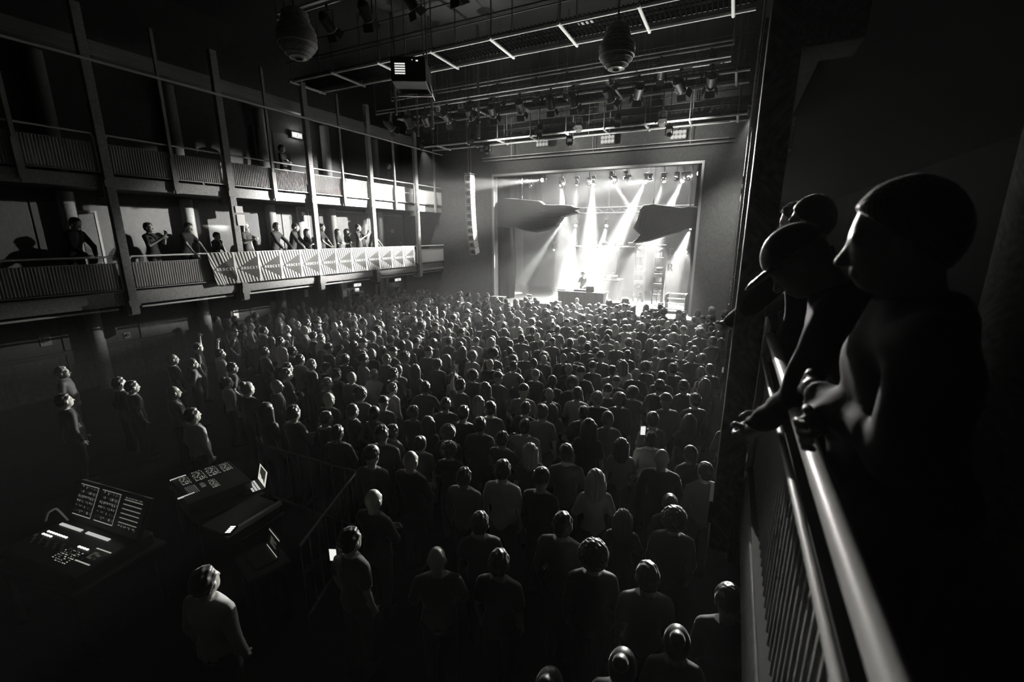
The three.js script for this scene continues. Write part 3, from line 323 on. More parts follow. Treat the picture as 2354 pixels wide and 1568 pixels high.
{ const p = onX(1693, 832, XR + .03), z = p.z, o = thing('hanging_sign', 'small lit white sign hung below the near gallery edge', 'sign', p, .35); part('sign_face', [bx(.24, .17, .01, 0, 0, .012)], signGlow, o); part('housing', rb(.26, .19, .02, .005, 0, 0, 0), M.steelPale, o); part('hanger', [rod(V(-.08, .09, 0), V(-.08, T1 - .36 - p.y, 0), .006), rod(V(.08, .09, 0), V(.08, T1 - .36 - p.y, 0), .006)], M.steelGrey, o); }
// panel loudspeaker slung below the near gallery
{ const a = onZ(1673, 1048, -4.9), b = onZ(1650, 1212, -4.9), h = a.y - b.y, o = thing('hanging_loudspeaker', 'tall pale loudspeaker cabinet slung below the near gallery rail', 'loudspeaker', [.32, (a.y + b.y) / 2, -4.9]); part('cabinet', rb(.34, h, .4, .015, 0, 0, 0), M.pillar, o); part('grille', [bx(.3, h * .75, .012, 0, -.06, .206)], M.sheet, o); part('bracket', [bx(.06, T1 - .36 - (a.y + b.y) / 2 - h / 2, .06, .05, (T1 - .36 - (a.y + b.y) / 2 + h / 2) / 2, 0)], M.case, o); }
// round plaster pillar on the near gallery, and its wall sign
{ const p = onZ(2262, 700, -3); struct('pillar_near', uvMetres(cy(.26, .26, T2 - .2 - T1, p.x + .26, (T1 + T2 - .2) / 2, -3, 0, 0, 0, 40), 1), M.pillar, 'round pale pillar on the gallery behind the spectators'); }
{ const p = onX(1950, 817, 1.0), o = thing('notice_board', 'pale printed sheet on a stand beyond the leaning spectators', 'notice', [1.0, 0, p.z]); part('sheet', [bx(.34, .2, .01, 0, p.y, 0)], M.paper, o); part('stand', [rod(V(0, T1, -.03), V(0, p.y, -.03), .015), cy(.14, .14, .02, 0, T1 + .01, -.03)], M.steelGrey, o); }

// ═════════ MIXING POSITION ═════════
const lines = (g, x, y, w, h, n, c) => { g.fillStyle = c; for (let k = 0; k < n; k++) g.fillRect(x, y + k * h / n, w * (.5 + .5 * Math.abs(Math.sin(k * 7.3))), h / n * .55); };
const screenTex = (kind) => canvas(256, 200, (g, w, h) => { g.fillStyle = '#050505'; g.fillRect(0, 0, w, h); const q = (k) => Math.abs(Math.sin(k * 12.9898) * 43758.5453) % 1;
  if (kind === 0) { for (let k = 0; k < 60; k++) { g.fillStyle = `rgba(230,230,215,${.15 + .6 * q(k)})`; g.fillRect(8 + (k % 10) * 25, 8 + Math.floor(k / 10) * 31, 20 * q(k + 5) + 4, 9 + 12 * q(k + 9)); } g.fillStyle = '#d8d8d0'; g.fillRect(0, 0, w, 4); g.fillRect(0, h - 6, w, 6); g.fillRect(w - 5, 0, 5, h); }
  if (kind === 1) { for (let k = 0; k < 6; k++) { g.fillStyle = 'rgba(225,225,210,.7)'; g.fillRect(8, 20 + k * 28, w - 16, 7); } for (let k = 0; k < 14; k++) { g.fillStyle = `rgba(240,240,225,${.3 + .6 * q(k)})`; g.fillRect(8 + k * 17, 6, 10, 8); g.fillRect(8 + k * 17, 178, 10, 14 * q(k + 3) + 3); } }
  if (kind === 2) { g.fillStyle = '#e8e8dc'; g.fillRect(0, 0, w, h); g.fillStyle = '#33332c'; g.fillRect(34, 16, 180, 158); g.fillStyle = '#eeeee2'; g.beginPath(); g.moveTo(34, 174); g.lineTo(44, 104); g.lineTo(80, 122); g.lineTo(120, 146); g.lineTo(150, 140); g.lineTo(214, 174); g.fill(); g.fillStyle = '#f7f7ee'; g.fillRect(0, 0, 34, 12); }
  if (kind === 3) { g.fillStyle = '#e6e6da'; g.fillRect(0, 0, w, 14); g.fillRect(0, h - 14, w, 14); lines(g, 60, 50, 150, 90, 6, 'rgba(150,150,135,.7)'); }
  if (kind === 4) { for (let r = 0; r < 8; r++) for (let c = 0; c < 9; c++) { if (q(r * 9 + c) > .3) { g.fillStyle = `rgba(245,245,230,${.35 + .6 * q(r + c * 3)})`; g.fillRect(6 + c * 28, 6 + r * 24, 22 * q(r * 5 + c) + 4, 10); } } } });
const screens = [0, 1, 2, 3, 4].map(k => new THREE.MeshStandardMaterial({ color: 0x050505, roughness: .3, emissive: 0xffffff, emissiveMap: screenTex(k), emissiveIntensity: [.4, .42, .85, .5, .9][k] }));
const faderGlow = glow(.5), ledGlow = glow(1.4);
function desk(p, turn, w, d, label, h = .86) { const o = thing('desk', label, 'table', [p.x, 0, p.z], turn); part('desk_top', rb(w, .05, d, .012, 0, h - .025, 0), M.case, o); for (const [a, b] of [[-1, -1], [-1, 1], [1, -1], [1, 1]]) part('leg', [bx(.06, h - .05, .06, a * (w / 2 - .08), (h - .05) / 2, b * (d / 2 - .08))], M.case, o); return o; }
// yaw of the desks: operators face the stage
const desk1 = onY(186, 1262, .9); desk1.y = 0; desk(desk1, .12, 1.5, .95, 'black trestle desk under the sound console');
{ const o = thing('sound_console', 'large sound console with three glowing screens at the mixing position', 'mixing console', [desk1.x, .86, desk1.z], .12); part('chassis', rb(1.35, .16, .82, .03, 0, .08, 0), M.case, o); const hood = part('screen_hood', [rb(1.35, .5, .06, .015, 0, 0, 0)], M.case, o); hood.position.set(0, .36, -.36); hood.rotation.x = -.45;
  for (let k = 0; k < 3; k++) part('screen', [at(new THREE.PlaneGeometry(.36, .38), -.43 + .43 * k, .02, .034)], screens[k === 2 ? 1 : 0], hood);
  for (let k = 0; k < 2; k++) part('fader_strip_light', [bx(.42, .012, .035, -.38 + .52 * k, .166, -.12)], faderGlow, o); for (let k = 0; k < 22; k++) part('fader', [bx(.018, .02, .035, -.6 + .055 * k, .17, .12 + .1 * ((k * 7) % 5) / 5)], M.steelGrey, o);
  for (let k = 0; k < 16; k++) part('key_light', [bx(.03, .01, .02, -.55 + .05 * (k % 8) + (k > 11 ? .5 : 0), .165, .02 + .05 * Math.floor(k / 8))], ledGlow, o); const pad = part('touch_screen', [at(new THREE.PlaneGeometry(.3, .2), 0, 0, 0, -Math.PI / 2)], screens[4], o); pad.position.set(.2, .163, .22); const pad2 = part('touch_screen', [at(new THREE.PlaneGeometry(.26, .22), 0, 0, 0, -Math.PI / 2)], screens[3], o); pad2.position.set(.5, .163, .12);
  part('gooseneck_lamp', pipe([V(-.6, .16, -.2), V(-.6, .38, -.12), V(-.5, .42, .0), V(-.4, .38, .08)], .012, 20), M.steelPale, o); const l = new THREE.RectAreaLight(WARM, .15, 1.2, .35); l.position.copy(desk1).add(V(0, 1.25, -.2)); l.lookAt(desk1.x, 1.1, desk1.z + 2); scene.add(l); }
const desk2 = onY(495, 1115, .95); desk2.y = 0; desk(desk2, -.25, 1.3, .9, 'black trestle desk under the lighting console');
{ const o = thing('lighting_console', 'lighting console with glowing key banks beside an open laptop', 'lighting console', [desk2.x - .1, .86, desk2.z], -.25); part('chassis', rb(.95, .14, .8, .02, 0, .07, 0), M.case, o);
  for (const [x, z, w, d, k] of [[-.28, -.28, .3, .14, 4], [-.3, -.1, .34, .16, 4], [-.3, .08, .36, .16, 4], [-.32, .26, .36, .12, 4], [.12, .0, .3, .1, 4], [.08, .26, .3, .14, 1], [.05, .12, .16, .06, 4]]) { const s = part('key_bank', [at(new THREE.PlaneGeometry(w, d), 0, 0, 0, -Math.PI / 2)], screens[k], o); s.position.set(x, .143, z); } part('edge_light', [bx(.012, .02, .2, -.46, .14, .3), bx(.012, .02, .2, .2, .14, .36)], faderGlow, o); }
laptop(V(desk2.x + .42, .86, desk2.z - .28), -.35, 'open laptop with bright white-framed screen beside the lighting console', .4, screens[2], faderGlow);
const desk3 = onY(600, 1275, .85); desk3.y = 0; desk(desk3, -.3, .6, .45, 'small black side desk behind the long case', .8); laptop(V(desk3.x, .8, desk3.z), -.3, 'open laptop with dark striped screen on the side desk', .36, screens[3]);
{ const a = onY(512, 1226, 1.05), b = onY(638, 1150, 1.05), c = a.clone().add(b).multiplyScalar(.5), L = a.distanceTo(b), o = thing('flight_case', 'long flight case with pale lid edge behind the lighting console', 'case', [c.x, 0, c.z], Math.atan2(-(b.z - a.z), b.x - a.x)); part('case_body', rb(L, 1.0, .5, .02, 0, .52, -.2), M.case, o); part('lid_edge', [bx(L, .05, .06, 0, 1.03, .06)], M.steelPale, o); part('trim_strip', [bx(L * .8, .03, .02, .1, .86, .06)], M.steelGrey, o); for (const s of [-1, 1]) part('wheel', [cy(.05, .05, .04, s * (L / 2 - .1), .05, 0, Math.PI / 2)], M.rubber, o);
  const ph = onY(530, 1218, 1.08), p = thing('pager', 'small handset with lit keys lying on the long case', 'handset', [ph.x, 1.055, ph.z], .5); part('body', rb(.1, .03, .17, .01, 0, .015, 0), M.case, p); part('key_light', [0, 1, 2, 3].map(k => bx(.06, .004, .02, 0, .032, -.05 + .034 * k)), ledGlow, p); }
// barrier round the mixing position
{ const y = 1.1, a = onY(610, 1024, y), b = onY(820, 1085, y), c = onY(690, 1255, y); for (const [p, q, l] of [[a, b, 'thin steel crowd barrier before the mixing position'], [b, c, 'thin steel crowd barrier beside the mixing position']]) { const o = thing('crowd_barrier', l, 'barrier'); part('top_tube', [rod(p, q, .02)], M.steelGrey, o); part('bottom_tube', [rod(V(p.x, .12, p.z), V(q.x, .12, q.z), .02)], M.steelGrey, o); for (let k = 0; k <= 8; k++) { const t = p.clone().lerp(q, k / 8); part('bar', [rod(V(t.x, k % 8 ? .12 : 0, t.z), V(t.x, y, t.z), .01)], M.steelGrey, o); } } }

// phones held up in the crowd
for (const [u, v, y, l] of [[1271, 737, 1.75, 'lit phone held up in the crowd before the table'], [1478, 990, 1.7, 'lit phone held up in mid-crowd'], [766, 1275, 1.45, 'lit phone held low near the crowd barrier']]) { const p = onY(u, v, y), o = thing('phone', l, 'phone', p, .4); part('body', rb(.08, .15, .01, .004, 0, 0, 0), M.case, o); part('screen', [at(new THREE.PlaneGeometry(.072, .135), 0, 0, .0055)], signGlow, o); }

// ═════════ PEOPLE ═════════
const smin = (a, b, k) => { const h = Math.max(k - Math.abs(a - b), 0) / k; return Math.min(a, b) - h * h * k * .25; };
const capd = (x, y, z, c) => { const [ax, ay, az, bx_, by, bz, ra, rb_] = c, dx = bx_ - ax, dy = by - ay, dz = bz - az, px = x - ax, py = y - ay, pz = z - az; let t = (px * dx + py * dy + pz * dz) / (dx * dx + dy * dy + dz * dz); t = t < 0 ? 0 : t > 1 ? 1 : t; const ex = px - dx * t, ey = py - dy * t, ez = pz - dz * t; return Math.sqrt(ex * ex + ey * ey + ez * ez) - (ra + (rb_ - ra) * t); };
const elld = (x, y, z, e) => { const a = (x - e[0]) / e[3], b = (y - e[1]) / e[4], c = (z - e[2]) / e[5], k0 = Math.sqrt(a * a + b * b + c * c), k1 = Math.sqrt((a / e[3]) ** 2 + (b / e[4]) ** 2 + (c / e[5]) ** 2); return k1 < 1e-9 ? -Math.min(e[3], e[4], e[5]) : k0 * (k0 - 1) / k1; };
// surface nets over a grid: one smooth closed mesh per field
function nets(f, lo, hi, h) {
  const n = [0, 1, 2].map(i => Math.ceil((hi[i] - lo[i]) / h) + 1), [nx, ny, nz] = n, val = new Float32Array(nx * ny * nz), id = (i, j, k) => (k * ny + j) * nx + i;
  const B = 4, R = h * B * .87 * 1.7 + .012; for (let k0 = 0; k0 < nz; k0 += B) for (let j0 = 0; j0 < ny; j0 += B) for (let i0 = 0; i0 < nx; i0 += B) { // blocks far from the surface are filled with one value
    const c = f(lo[0] + (i0 + B / 2) * h, lo[1] + (j0 + B / 2) * h, lo[2] + (k0 + B / 2) * h), far = Math.abs(c) > R; for (let k = k0; k < Math.min(nz, k0 + B); k++) for (let j = j0; j < Math.min(ny, j0 + B); j++) for (let i = i0; i < Math.min(nx, i0 + B); i++) val[id(i, j, k)] = far ? c : f(lo[0] + i * h, lo[1] + j * h, lo[2] + k * h); }
  const vert = new Int32Array(nx * ny * nz).fill(-1), pos = [], idx = [];
  for (let k = 0; k < nz - 1; k++) for (let j = 0; j < ny - 1; j++) for (let i = 0; i < nx - 1; i++) {
    let m = 0, sx = 0, sy = 0, sz = 0, c = 0; const v = []; for (let q = 0; q < 8; q++) { v[q] = val[id(i + (q & 1), j + (q >> 1 & 1), k + (q >> 2))]; if (v[q] < 0) m |= 1 << q; } if (m === 0 || m === 255) continue;
    for (let q = 0; q < 8; q++) for (const b of [1, 2, 4]) if (!(q & b)) { const r = q | b; if ((v[q] < 0) !== (v[r] < 0)) { const t = v[q] / (v[q] - v[r]); sx += (q & 1) + (b === 1 ? t : 0); sy += (q >> 1 & 1) + (b === 2 ? t : 0); sz += (q >> 2) + (b === 4 ? t : 0); c++; } }
    vert[id(i, j, k)] = pos.length / 3; pos.push(lo[0] + (i + sx / c) * h, lo[1] + (j + sy / c) * h, lo[2] + (k + sz / c) * h);
  }
  const quad = (a, b, c, d, flip) => { if (a < 0 || b < 0 || c < 0 || d < 0) return; flip ? idx.push(a, c, b, a, d, c) : idx.push(a, b, c, a, c, d); };
  for (let k = 1; k < nz - 1; k++) for (let j = 1; j < ny - 1; j++) for (let i = 1; i < nx - 1; i++) { const s = val[id(i, j, k)] < 0;
    if (s !== (val[id(i + 1, j, k)] < 0)) quad(vert[id(i, j - 1, k - 1)], vert[id(i, j, k - 1)], vert[id(i, j, k)], vert[id(i, j - 1, k)], !s);
    if (s !== (val[id(i, j + 1, k)] < 0)) quad(vert[id(i - 1, j, k - 1)], vert[id(i - 1, j, k)], vert[id(i, j, k)], vert[id(i, j, k - 1)], !s);
    if (s !== (val[id(i, j, k + 1)] < 0)) quad(vert[id(i - 1, j - 1, k)], vert[id(i, j - 1, k)], vert[id(i, j, k)], vert[id(i - 1, j, k)], !s); }
  const nor = new Float32Array(pos.length), e = h * .5; for (let i = 0; i < pos.length; i += 3) { const [x, y, z] = [pos[i], pos[i + 1], pos[i + 2]], a = f(x + e, y, z) - f(x - e, y, z), b = f(x, y + e, z) - f(x, y - e, z), c = f(x, y, z + e) - f(x, y, z - e), l = Math.hypot(a, b, c) || 1; nor[i] = a / l; nor[i + 1] = b / l; nor[i + 2] = c / l; }
  const g = new THREE.BufferGeometry(); g.setAttribute('position', new THREE.BufferAttribute(new Float32Array(pos), 3)); g.setAttribute('normal', new THREE.BufferAttribute(nor, 3)); g.setIndex(idx); return g;
}
const ARMS = { // elbow and wrist for the person's own side s
  down: s => [[.216, 1.13, -.04], [.212, .89, .03]], pocket: s => [[.27, 1.16, -.09], [.2, .95, .03]], folded: s => [[.235, 1.15, .04], [-.07, s > 0 ? 1.19 : 1.15, .19]], drink: s => s > 0 ? [[.225, 1.14, .07], [.1, 1.24, .31]] : [[.216, 1.13, -.04], [.212, .89, .03]],
  phone: s => s > 0 ? [[.2, 1.2, .2], [.07, 1.47, .36]] : [[.22, 1.15, .1], [.04, 1.34, .34]], up: s => s > 0 ? [[.27, 1.62, .04], [.2, 1.9, .06]] : [[.216, 1.13, -.04], [.212, .89, .03]], hips: s => [[.34, 1.16, -.1], [.2, .98, .04]], head: s => [[.36, 1.5, .04], [.11, 1.62, -.1]],
  rail: s => [[.25, 1.15, .2], [.1, 1.02, .42]], straightRail: s => [[.26, 1.2, .2], [.24, 1.02, .43]], mixer: s => [[.25, 1.13, .12], [.16, 1.02, .42]], chin: s => s > 0 ? [[.12, 1.1, .26], [.05, 1.4, .14]] : [[.2, 1.08, .2], [-.08, 1.06, .34]], bigRail: s => s > 0 ? [[.3, 1.16, .16], [.17, 1.04, .4]] : [[.3, 1.16, .16], [.1, 1.03, .42]] };
const solidify = (o) => { // the fields of one figure, facing +z, 1.75 m tall
  const w = o.wide ?? 1, L = o.lean ?? 0, cl = Math.cos(L), sl = Math.sin(L), fwd = ([x, y, z]) => { const q = y - .95; return [x, .95 + q * cl - z * sl, q * sl + z * cl]; };
  const inv = (x, y, z) => { const q = y - .95; return [x, .95 + q * cl + z * sl, -q * sl + z * cl]; };
  const hy = o.yaw ?? 0, hp = o.pitch ?? 0, cyw = Math.cos(hy), syw = Math.sin(hy), cp = Math.cos(hp), sp = Math.sin(hp);
  const headInv = (x, y, z) => { let q = y - 1.5, r = z + .01; let x1 = x * cyw - r * syw, z1 = x * syw + r * cyw; const y2 = q * cp + z1 * sp, z2 = -q * sp + z1 * cp; return [x1 / 1.1, (y2 + .022) / 1.1 + 1.5, z2 / 1.1 - .01]; }; // heads a tenth larger, set low on the neck
  const legs = [], arms = [], hands = [], fem = o.female ? 1 : 0;
  for (const s of [-1, 1]) {
    const k = o.seated ? 1 : 0, st = o.stance ?? .09; legs.push([s * .085, .93, 0, s * (st + .01), .5, .02, .09, .058], [s * (st + .01), .5, .02, s * st, .09, -.03, .056, .038], [s * st, .045, -.05, s * (st + .015), .038, .13, .045, .036]);
    const [e, wr] = ARMS[o.arms ?? 'down'](s * (o.flip ? -1 : 1)), m = ([x, y, z]) => fwd([x * s * (y < 1.3 ? Math.max(w, 1) : 1), y, z]), S = fwd([s * .168 * w, 1.385, -.02]), E = m(e), Q = m(wr);
    arms.push([...S, ...E, .052, .041], [...E, ...Q, .04, .028]);
    const d = V(Q[0] - E[0], Q[1] - E[1], Q[2] - E[2]).normalize(), inw = V(-s, 0, .25); inw.addScaledVector(d, -inw.dot(d)).normalize(); const side = V(0, 0, 0).crossVectors(d, inw).normalize(), H = [], P = V(...Q), pt = (a, b, c) => P.clone().addScaledVector(d, a).addScaledVector(side, b).addScaledVector(inw, c).toArray(), curl = o.curl ?? .5;
    H.push([...pt(-.01, 0, 0), ...pt(.035, 0, 0), .026, .03]); for (const b of [-.022, 0, .022]) H.push([...pt(.03, b * .7, 0), ...pt(.08, b, 0), .017, .014]);
    [[-.03, .062], [-.011, .072], [.01, .068], [.03, .052]].forEach(([b, len]) => { const k1 = pt(.085, b, 0), k2 = pt(.085 + len * .5 * Math.cos(curl), b * 1.08, len * .5 * Math.sin(curl)), k3 = pt(.085 + len * .5 * Math.cos(curl) + len * .5 * Math.cos(curl * 2.2), b * 1.1, len * .5 * Math.sin(curl) + len * .5 * Math.sin(curl * 2.2)); H.push([...k1, ...k2, .0105, .0095], [...k2, ...k3, .0095, .008]); });
    const up = side.z > 0 || (Math.abs(side.z) < .3 && side.y > 0) ? 1 : -1; H.push([...pt(.02, up * .025, .005), ...pt(.055, up * .055, .018), .014, .011], [...pt(.055, up * .055, .018), ...pt(.088, up * .058, .03), .011, .009]); hands.push(H);
  }
  const torso = (x, y, z, off) => { const [a, b, c] = inv(x, y, z); let d = smin(capd(a, b, c, [0, 1.432, -.03, .132 * w, 1.388, -.022, .066, .06]), capd(a, b, c, [0, 1.432, -.03, -.132 * w, 1.388, -.022, .066, .06]), .02); d = smin(d, elld(a, b, c, [0, 1.27, -.008, .162 * w, .19, .112 * w]), .06); if (fem) d = smin(d, elld(a, b, c, [0, 1.27, .06, .12, .07, .07]), .05); d = smin(d, elld(a, b, c, [0, 1.06, -.002 + (w > 1 ? .03 : 0), (.138 - .012 * fem) * w, .17, .1 * w * w]), .06); d = smin(d, elld(x, y, z, [0, .93, -.005, (.162 + .01 * fem) * w, .13, .118 * w]), .07); d = smin(d, capd(a, b, c, [0, 1.53, -.02, 0, 1.4, -.03, .05, .075]), .04); return d - off; };
  const head = (x, y, z) => { const [a0, b0, c0] = inv(x, y, z), [a, b, c] = headInv(a0, b0, c0); let d = elld(a, b, c, [0, 1.645, -.012, .0765, .107, .096]); d = smin(d, elld(a, b, c, [0, 1.6, .03, .06, .085, .062]), .03); d = smin(d, elld(a, b, c, [0, 1.555, .036, .046, .038, .05]), .025); d = smin(d, capd(a, b, c, [0, 1.632, .085, 0, 1.6, .108, .008, .015]), .014); d = smin(d, capd(a, b, c, [-.04, 1.65, .072, .04, 1.65, .072, .014, .014]), .016); d = smin(d, capd(a, b, c, [-.018, 1.568, .083, .018, 1.568, .083, .01, .01]), .012); d = Math.max(d, -smin(elld(a, b, c, [.032, 1.63, .104, .02, .014, .018]), elld(a, b, c, [-.032, 1.63, .104, .02, .014, .018]), .005)); d = smin(d, elld(a, b, c, [.079, 1.618, -.006, .012, .032, .02]), .01); d = smin(d, elld(a, b, c, [-.079, 1.618, -.006, .012, .032, .02]), .01); return smin(d, capd(a0, b0, c0, [0, 1.56, -.02, 0, 1.42, -.03, .052, .06]), .03); };
  const many = (x, y, z, list, k) => { let d = 9; for (const c of list) d = smin(d, capd(x, y, z, c), k); return d; };
  const sleeve = o.sleeve ?? 'short', cut = arms.map((c, i) => { const t = sleeve === 'long' ? (i % 2 ? .93 : 1) : i % 2 ? 0 : .62; return t === 0 ? null : [c[0], c[1], c[2], c[0] + (c[3] - c[0]) * t, c[1] + (c[4] - c[1]) * t, c[2] + (c[5] - c[2]) * t, c[6] + .014, c[6] + (c[7] - c[6]) * t + (sleeve === 'long' ? .016 : .022)]; }).filter(Boolean);
  const F = {};
  F.body = (x, y, z) => smin(smin(torso(x, y, z, -.014), many(x, y, z, legs, .03) + .008, .04), many(x, y, z, arms, .012), .02);
  F.head = head; F.hands = hands.map(h => (x, y, z) => { let d = 9; for (const c of h) d = smin(d, capd(x, y, z, c), .007); return d; });
  F.shirt = (x, y, z) => { const [, b] = inv(x, y, z); let d = smin(torso(x, y, z, .012), many(x, y, z, cut, .02), .03); if (o.hood) d = smin(d, elld(...inv(x, y, z), [0, 1.46, -.09, .1, .06, .06]), .03); if (o.folds) d += .006 * Math.sin(y * 38 + x * 17) * Math.sin(x * 23 - z * 19); return Math.max(d, b - 1.475 - Math.abs(x) * .1, .86 - y); };
  F.trousers = (x, y, z) => Math.max(smin(many(x, y, z, legs.filter((_, i) => i % 3 < 2).map(c => [...c.slice(0, 6), c[6] + .012, c[7] + .018]), .03), elld(x, y, z, [0, .93, -.005, .168 * w, .13, .124 * w]) - .006, .05), y - .97, .07 - y);
  F.shoes = (x, y, z) => Math.max(many(x, y, z, legs.filter((_, i) => i % 3 === 2).map(c => [...c.slice(0, 6), c[6] + .008, c[7] + .01]), .01), -.001 - y);
  const hl = (x, y, z) => headInv(...inv(x, y, z));
  const shell = (a, b, c, t) => elld(a, b, c, [0, 1.648, -.016, .077 + t, .108 + t, .097 + t]), line = (b, c) => (c - .05) * .75 - (b - 1.69) * .66;
  F.hair = { short: (x, y, z) => { const [a, b, c] = hl(x, y, z); return Math.max(shell(a, b, c, o.fine ? .012 + .002 * Math.sin(a * 420 + b * 60) * Math.sin(c * 390 - b * 90) : .014 + .006 * Math.sin(a * 95 + b * 20) * Math.sin(c * 80 - b * 30) + .004 * Math.sin(b * 120)), line(b, c), 1.535 - b); }, curly: (x, y, z) => { const [a, b, c] = hl(x, y, z); return Math.max(elld(a, b, c, [0, 1.665, -.03, .125, .13, .13]) + .012 * Math.sin(a * 110) * Math.sin(b * 100) * Math.sin(c * 105), line(b, c) - .01, 1.53 - b); }, long: (x, y, z) => { const [a, b, c] = hl(x, y, z); let d = shell(a, b, c, .02); d = smin(d, elld(a, b, c, [0, 1.52, -.055, .108, .2, .07]), .05); d = smin(d, capd(a, b, c, [.08, 1.66, .0, .1, 1.43, .0, .035, .03]), .03); d = smin(d, capd(a, b, c, [-.08, 1.66, .0, -.1, 1.43, .0, .035, .03]), .03); return Math.max(d + .004 * Math.sin(a * 140), (c - .055) * .9 - Math.max(0, b - 1.69) * .9, 1.33 - b); }, bun: (x, y, z) => { const [a, b, c] = hl(x, y, z); return smin(Math.max(shell(a, b, c, .013), line(b, c), 1.55 - b), elld(a, b, c, [0, 1.745, -.085, .05, .048, .05]), .015); }, pony: (x, y, z) => { const [a, b, c] = hl(x, y, z); return smin(Math.max(shell(a, b, c, .013), line(b, c), 1.55 - b), capd(a, b, c, [0, 1.69, -.115, 0, 1.46, -.125, .03, .022]), .02); },
    cap: (x, y, z) => { const [a, b, c] = hl(x, y, z); return Math.min(Math.max(elld(a, b, c, [0, 1.672, -.012, .094, .1, .112]), 1.665 - b), Math.max(elld(a, b, c, [0, 1.668, .11, .078, .013, .082]), .02 - c)); }, beanie: (x, y, z) => { const [a, b, c] = hl(x, y, z); return Math.max(elld(a, b, c, [0, 1.68, -.02, .096, .112, .112]) + .003 * Math.sin(Math.atan2(a, c + .02) * 30), 1.652 - b + c * .15); }, hood: (x, y, z) => { const [a, b, c] = hl(x, y, z); return Math.max(smin(elld(a, b, c, [0, 1.655, -.02, .115, .135, .125]), elld(a, b, c, [0, 1.47, -.06, .13, .09, .1]), .05), (c - .06) * .9, 1.42 - b, -elld(a, b, c, [0, 1.62, .04, .09, .12, .14])); } };
  F.fwd = fwd; F.wrists = arms.filter((_, i) => i % 2).map(c => [c[3], c[4], c[5]]); F.arms = arms;
  F.headAt = (() => { const q = [0, 1.632, 0]; let y = q[1] - 1.5, z = q[2] + .01; const y2 = y * cp - z * sp, z2 = y * sp + z * cp; const x3 = z2 * syw, z3 = z2 * cyw; return fwd([x3, y2 + 1.5, z3 - .01]); })();
  return F;
};
const boxAll = (list, pad) => { const lo = [9, 9, 9], hi = [-9, -9, -9]; for (const c of list) for (const o of [0, 3]) for (let i = 0; i < 3; i++) { lo[i] = Math.min(lo[i], c[o + i] - pad); hi[i] = Math.max(hi[i], c[o + i] + pad); } return [lo, hi]; };
function figureGeo(o) {
  const F = solidify(o), cb = o.cell ?? .036, ch = o.headCell ?? .013, [alo, ahi] = boxAll(F.arms, .12), h = F.headAt;
  const lo = [Math.min(alo[0], -.32), -.08, Math.min(alo[2], -.25)], sh = F.fwd([0, 1.5, -.1]), hi = [Math.max(ahi[0], .32), Math.max(ahi[1], sh[1] + .1), Math.max(ahi[2], sh[2] + .3, .3)];
  const hb = [h[0] - .19, h[1] - .3, h[2] - .24], ht = [h[0] + .19, h[1] + .19, h[2] + .24];
  const g = { body: merge([nets(F.body, lo, hi, cb), nets(F.head, hb, ht, ch), ...F.hands.map((f, i) => { const q = F.wrists[i]; return nets(f, q.map(v => v - .22), q.map(v => v + .22), o.handCell ?? .012); })]) };
  g.shirt = nets(F.shirt, lo, hi, o.shirtCell ?? cb * .85); g.trousers = nets(F.trousers, lo, [hi[0], 1.05, hi[2]], cb); g.shoes = nets(F.shoes, [-.3, -.05, -.2], [.3, .18, .3], .03);
  if (o.hair !== 'bald') g.hair = nets(F.hair[o.hair], [h[0] - .26, h[1] - .42, h[2] - .3], [h[0] + .26, h[1] + .26, h[2] + .3], o.hairCell ?? .016);
  g.F = F; return g;
}
const skinMats = [.4, .3, .22].map(c => std(c, .45, 0, { tint: .9 })), hairMats = { dark: fuzzy(.03, .45), brown: fuzzy(.06, .45), blond: fuzzy(.24, .45), grey: fuzzy(.2, .5) };
const tops = { 'a black T-shirt': fuzzy(.008, .75), 'a dark sweater': fuzzy(.015, .8), 'a charcoal jacket': fuzzy(.022, .7), 'a mid-grey shirt': fuzzy(.06, .8), 'a light grey shirt': fuzzy(.16, .8), 'a white T-shirt': fuzzy(.32, .8), 'a checked shirt': fuzzy(.2, .8, { map: grainTex }) };
const denim = [std(.03, .9), std(.05, .9), std(.018, .9)];
const HAIRNAME = { short: 'short', curly: 'curly', long: 'long', bun: 'topknot', pony: 'ponytailed', cap: 'cap', beanie: 'beanie', bald: 'bald', hood: 'hood' };
const coverName = k => k === 'cap' || k === 'beanie' || k === 'hood' ? k : 'hair';
function dress(g, o, hairM, topM, legM, skinM) { const m = shade(new THREE.Mesh(g.body, skinM)); if (g.hair) part(coverName(o.hair), g.hair, hairM, m); part('shirt', g.shirt, topM, m); part('trousers', g.trousers, legM, m); part('shoes', g.shoes, M.rubber, m); return m; }

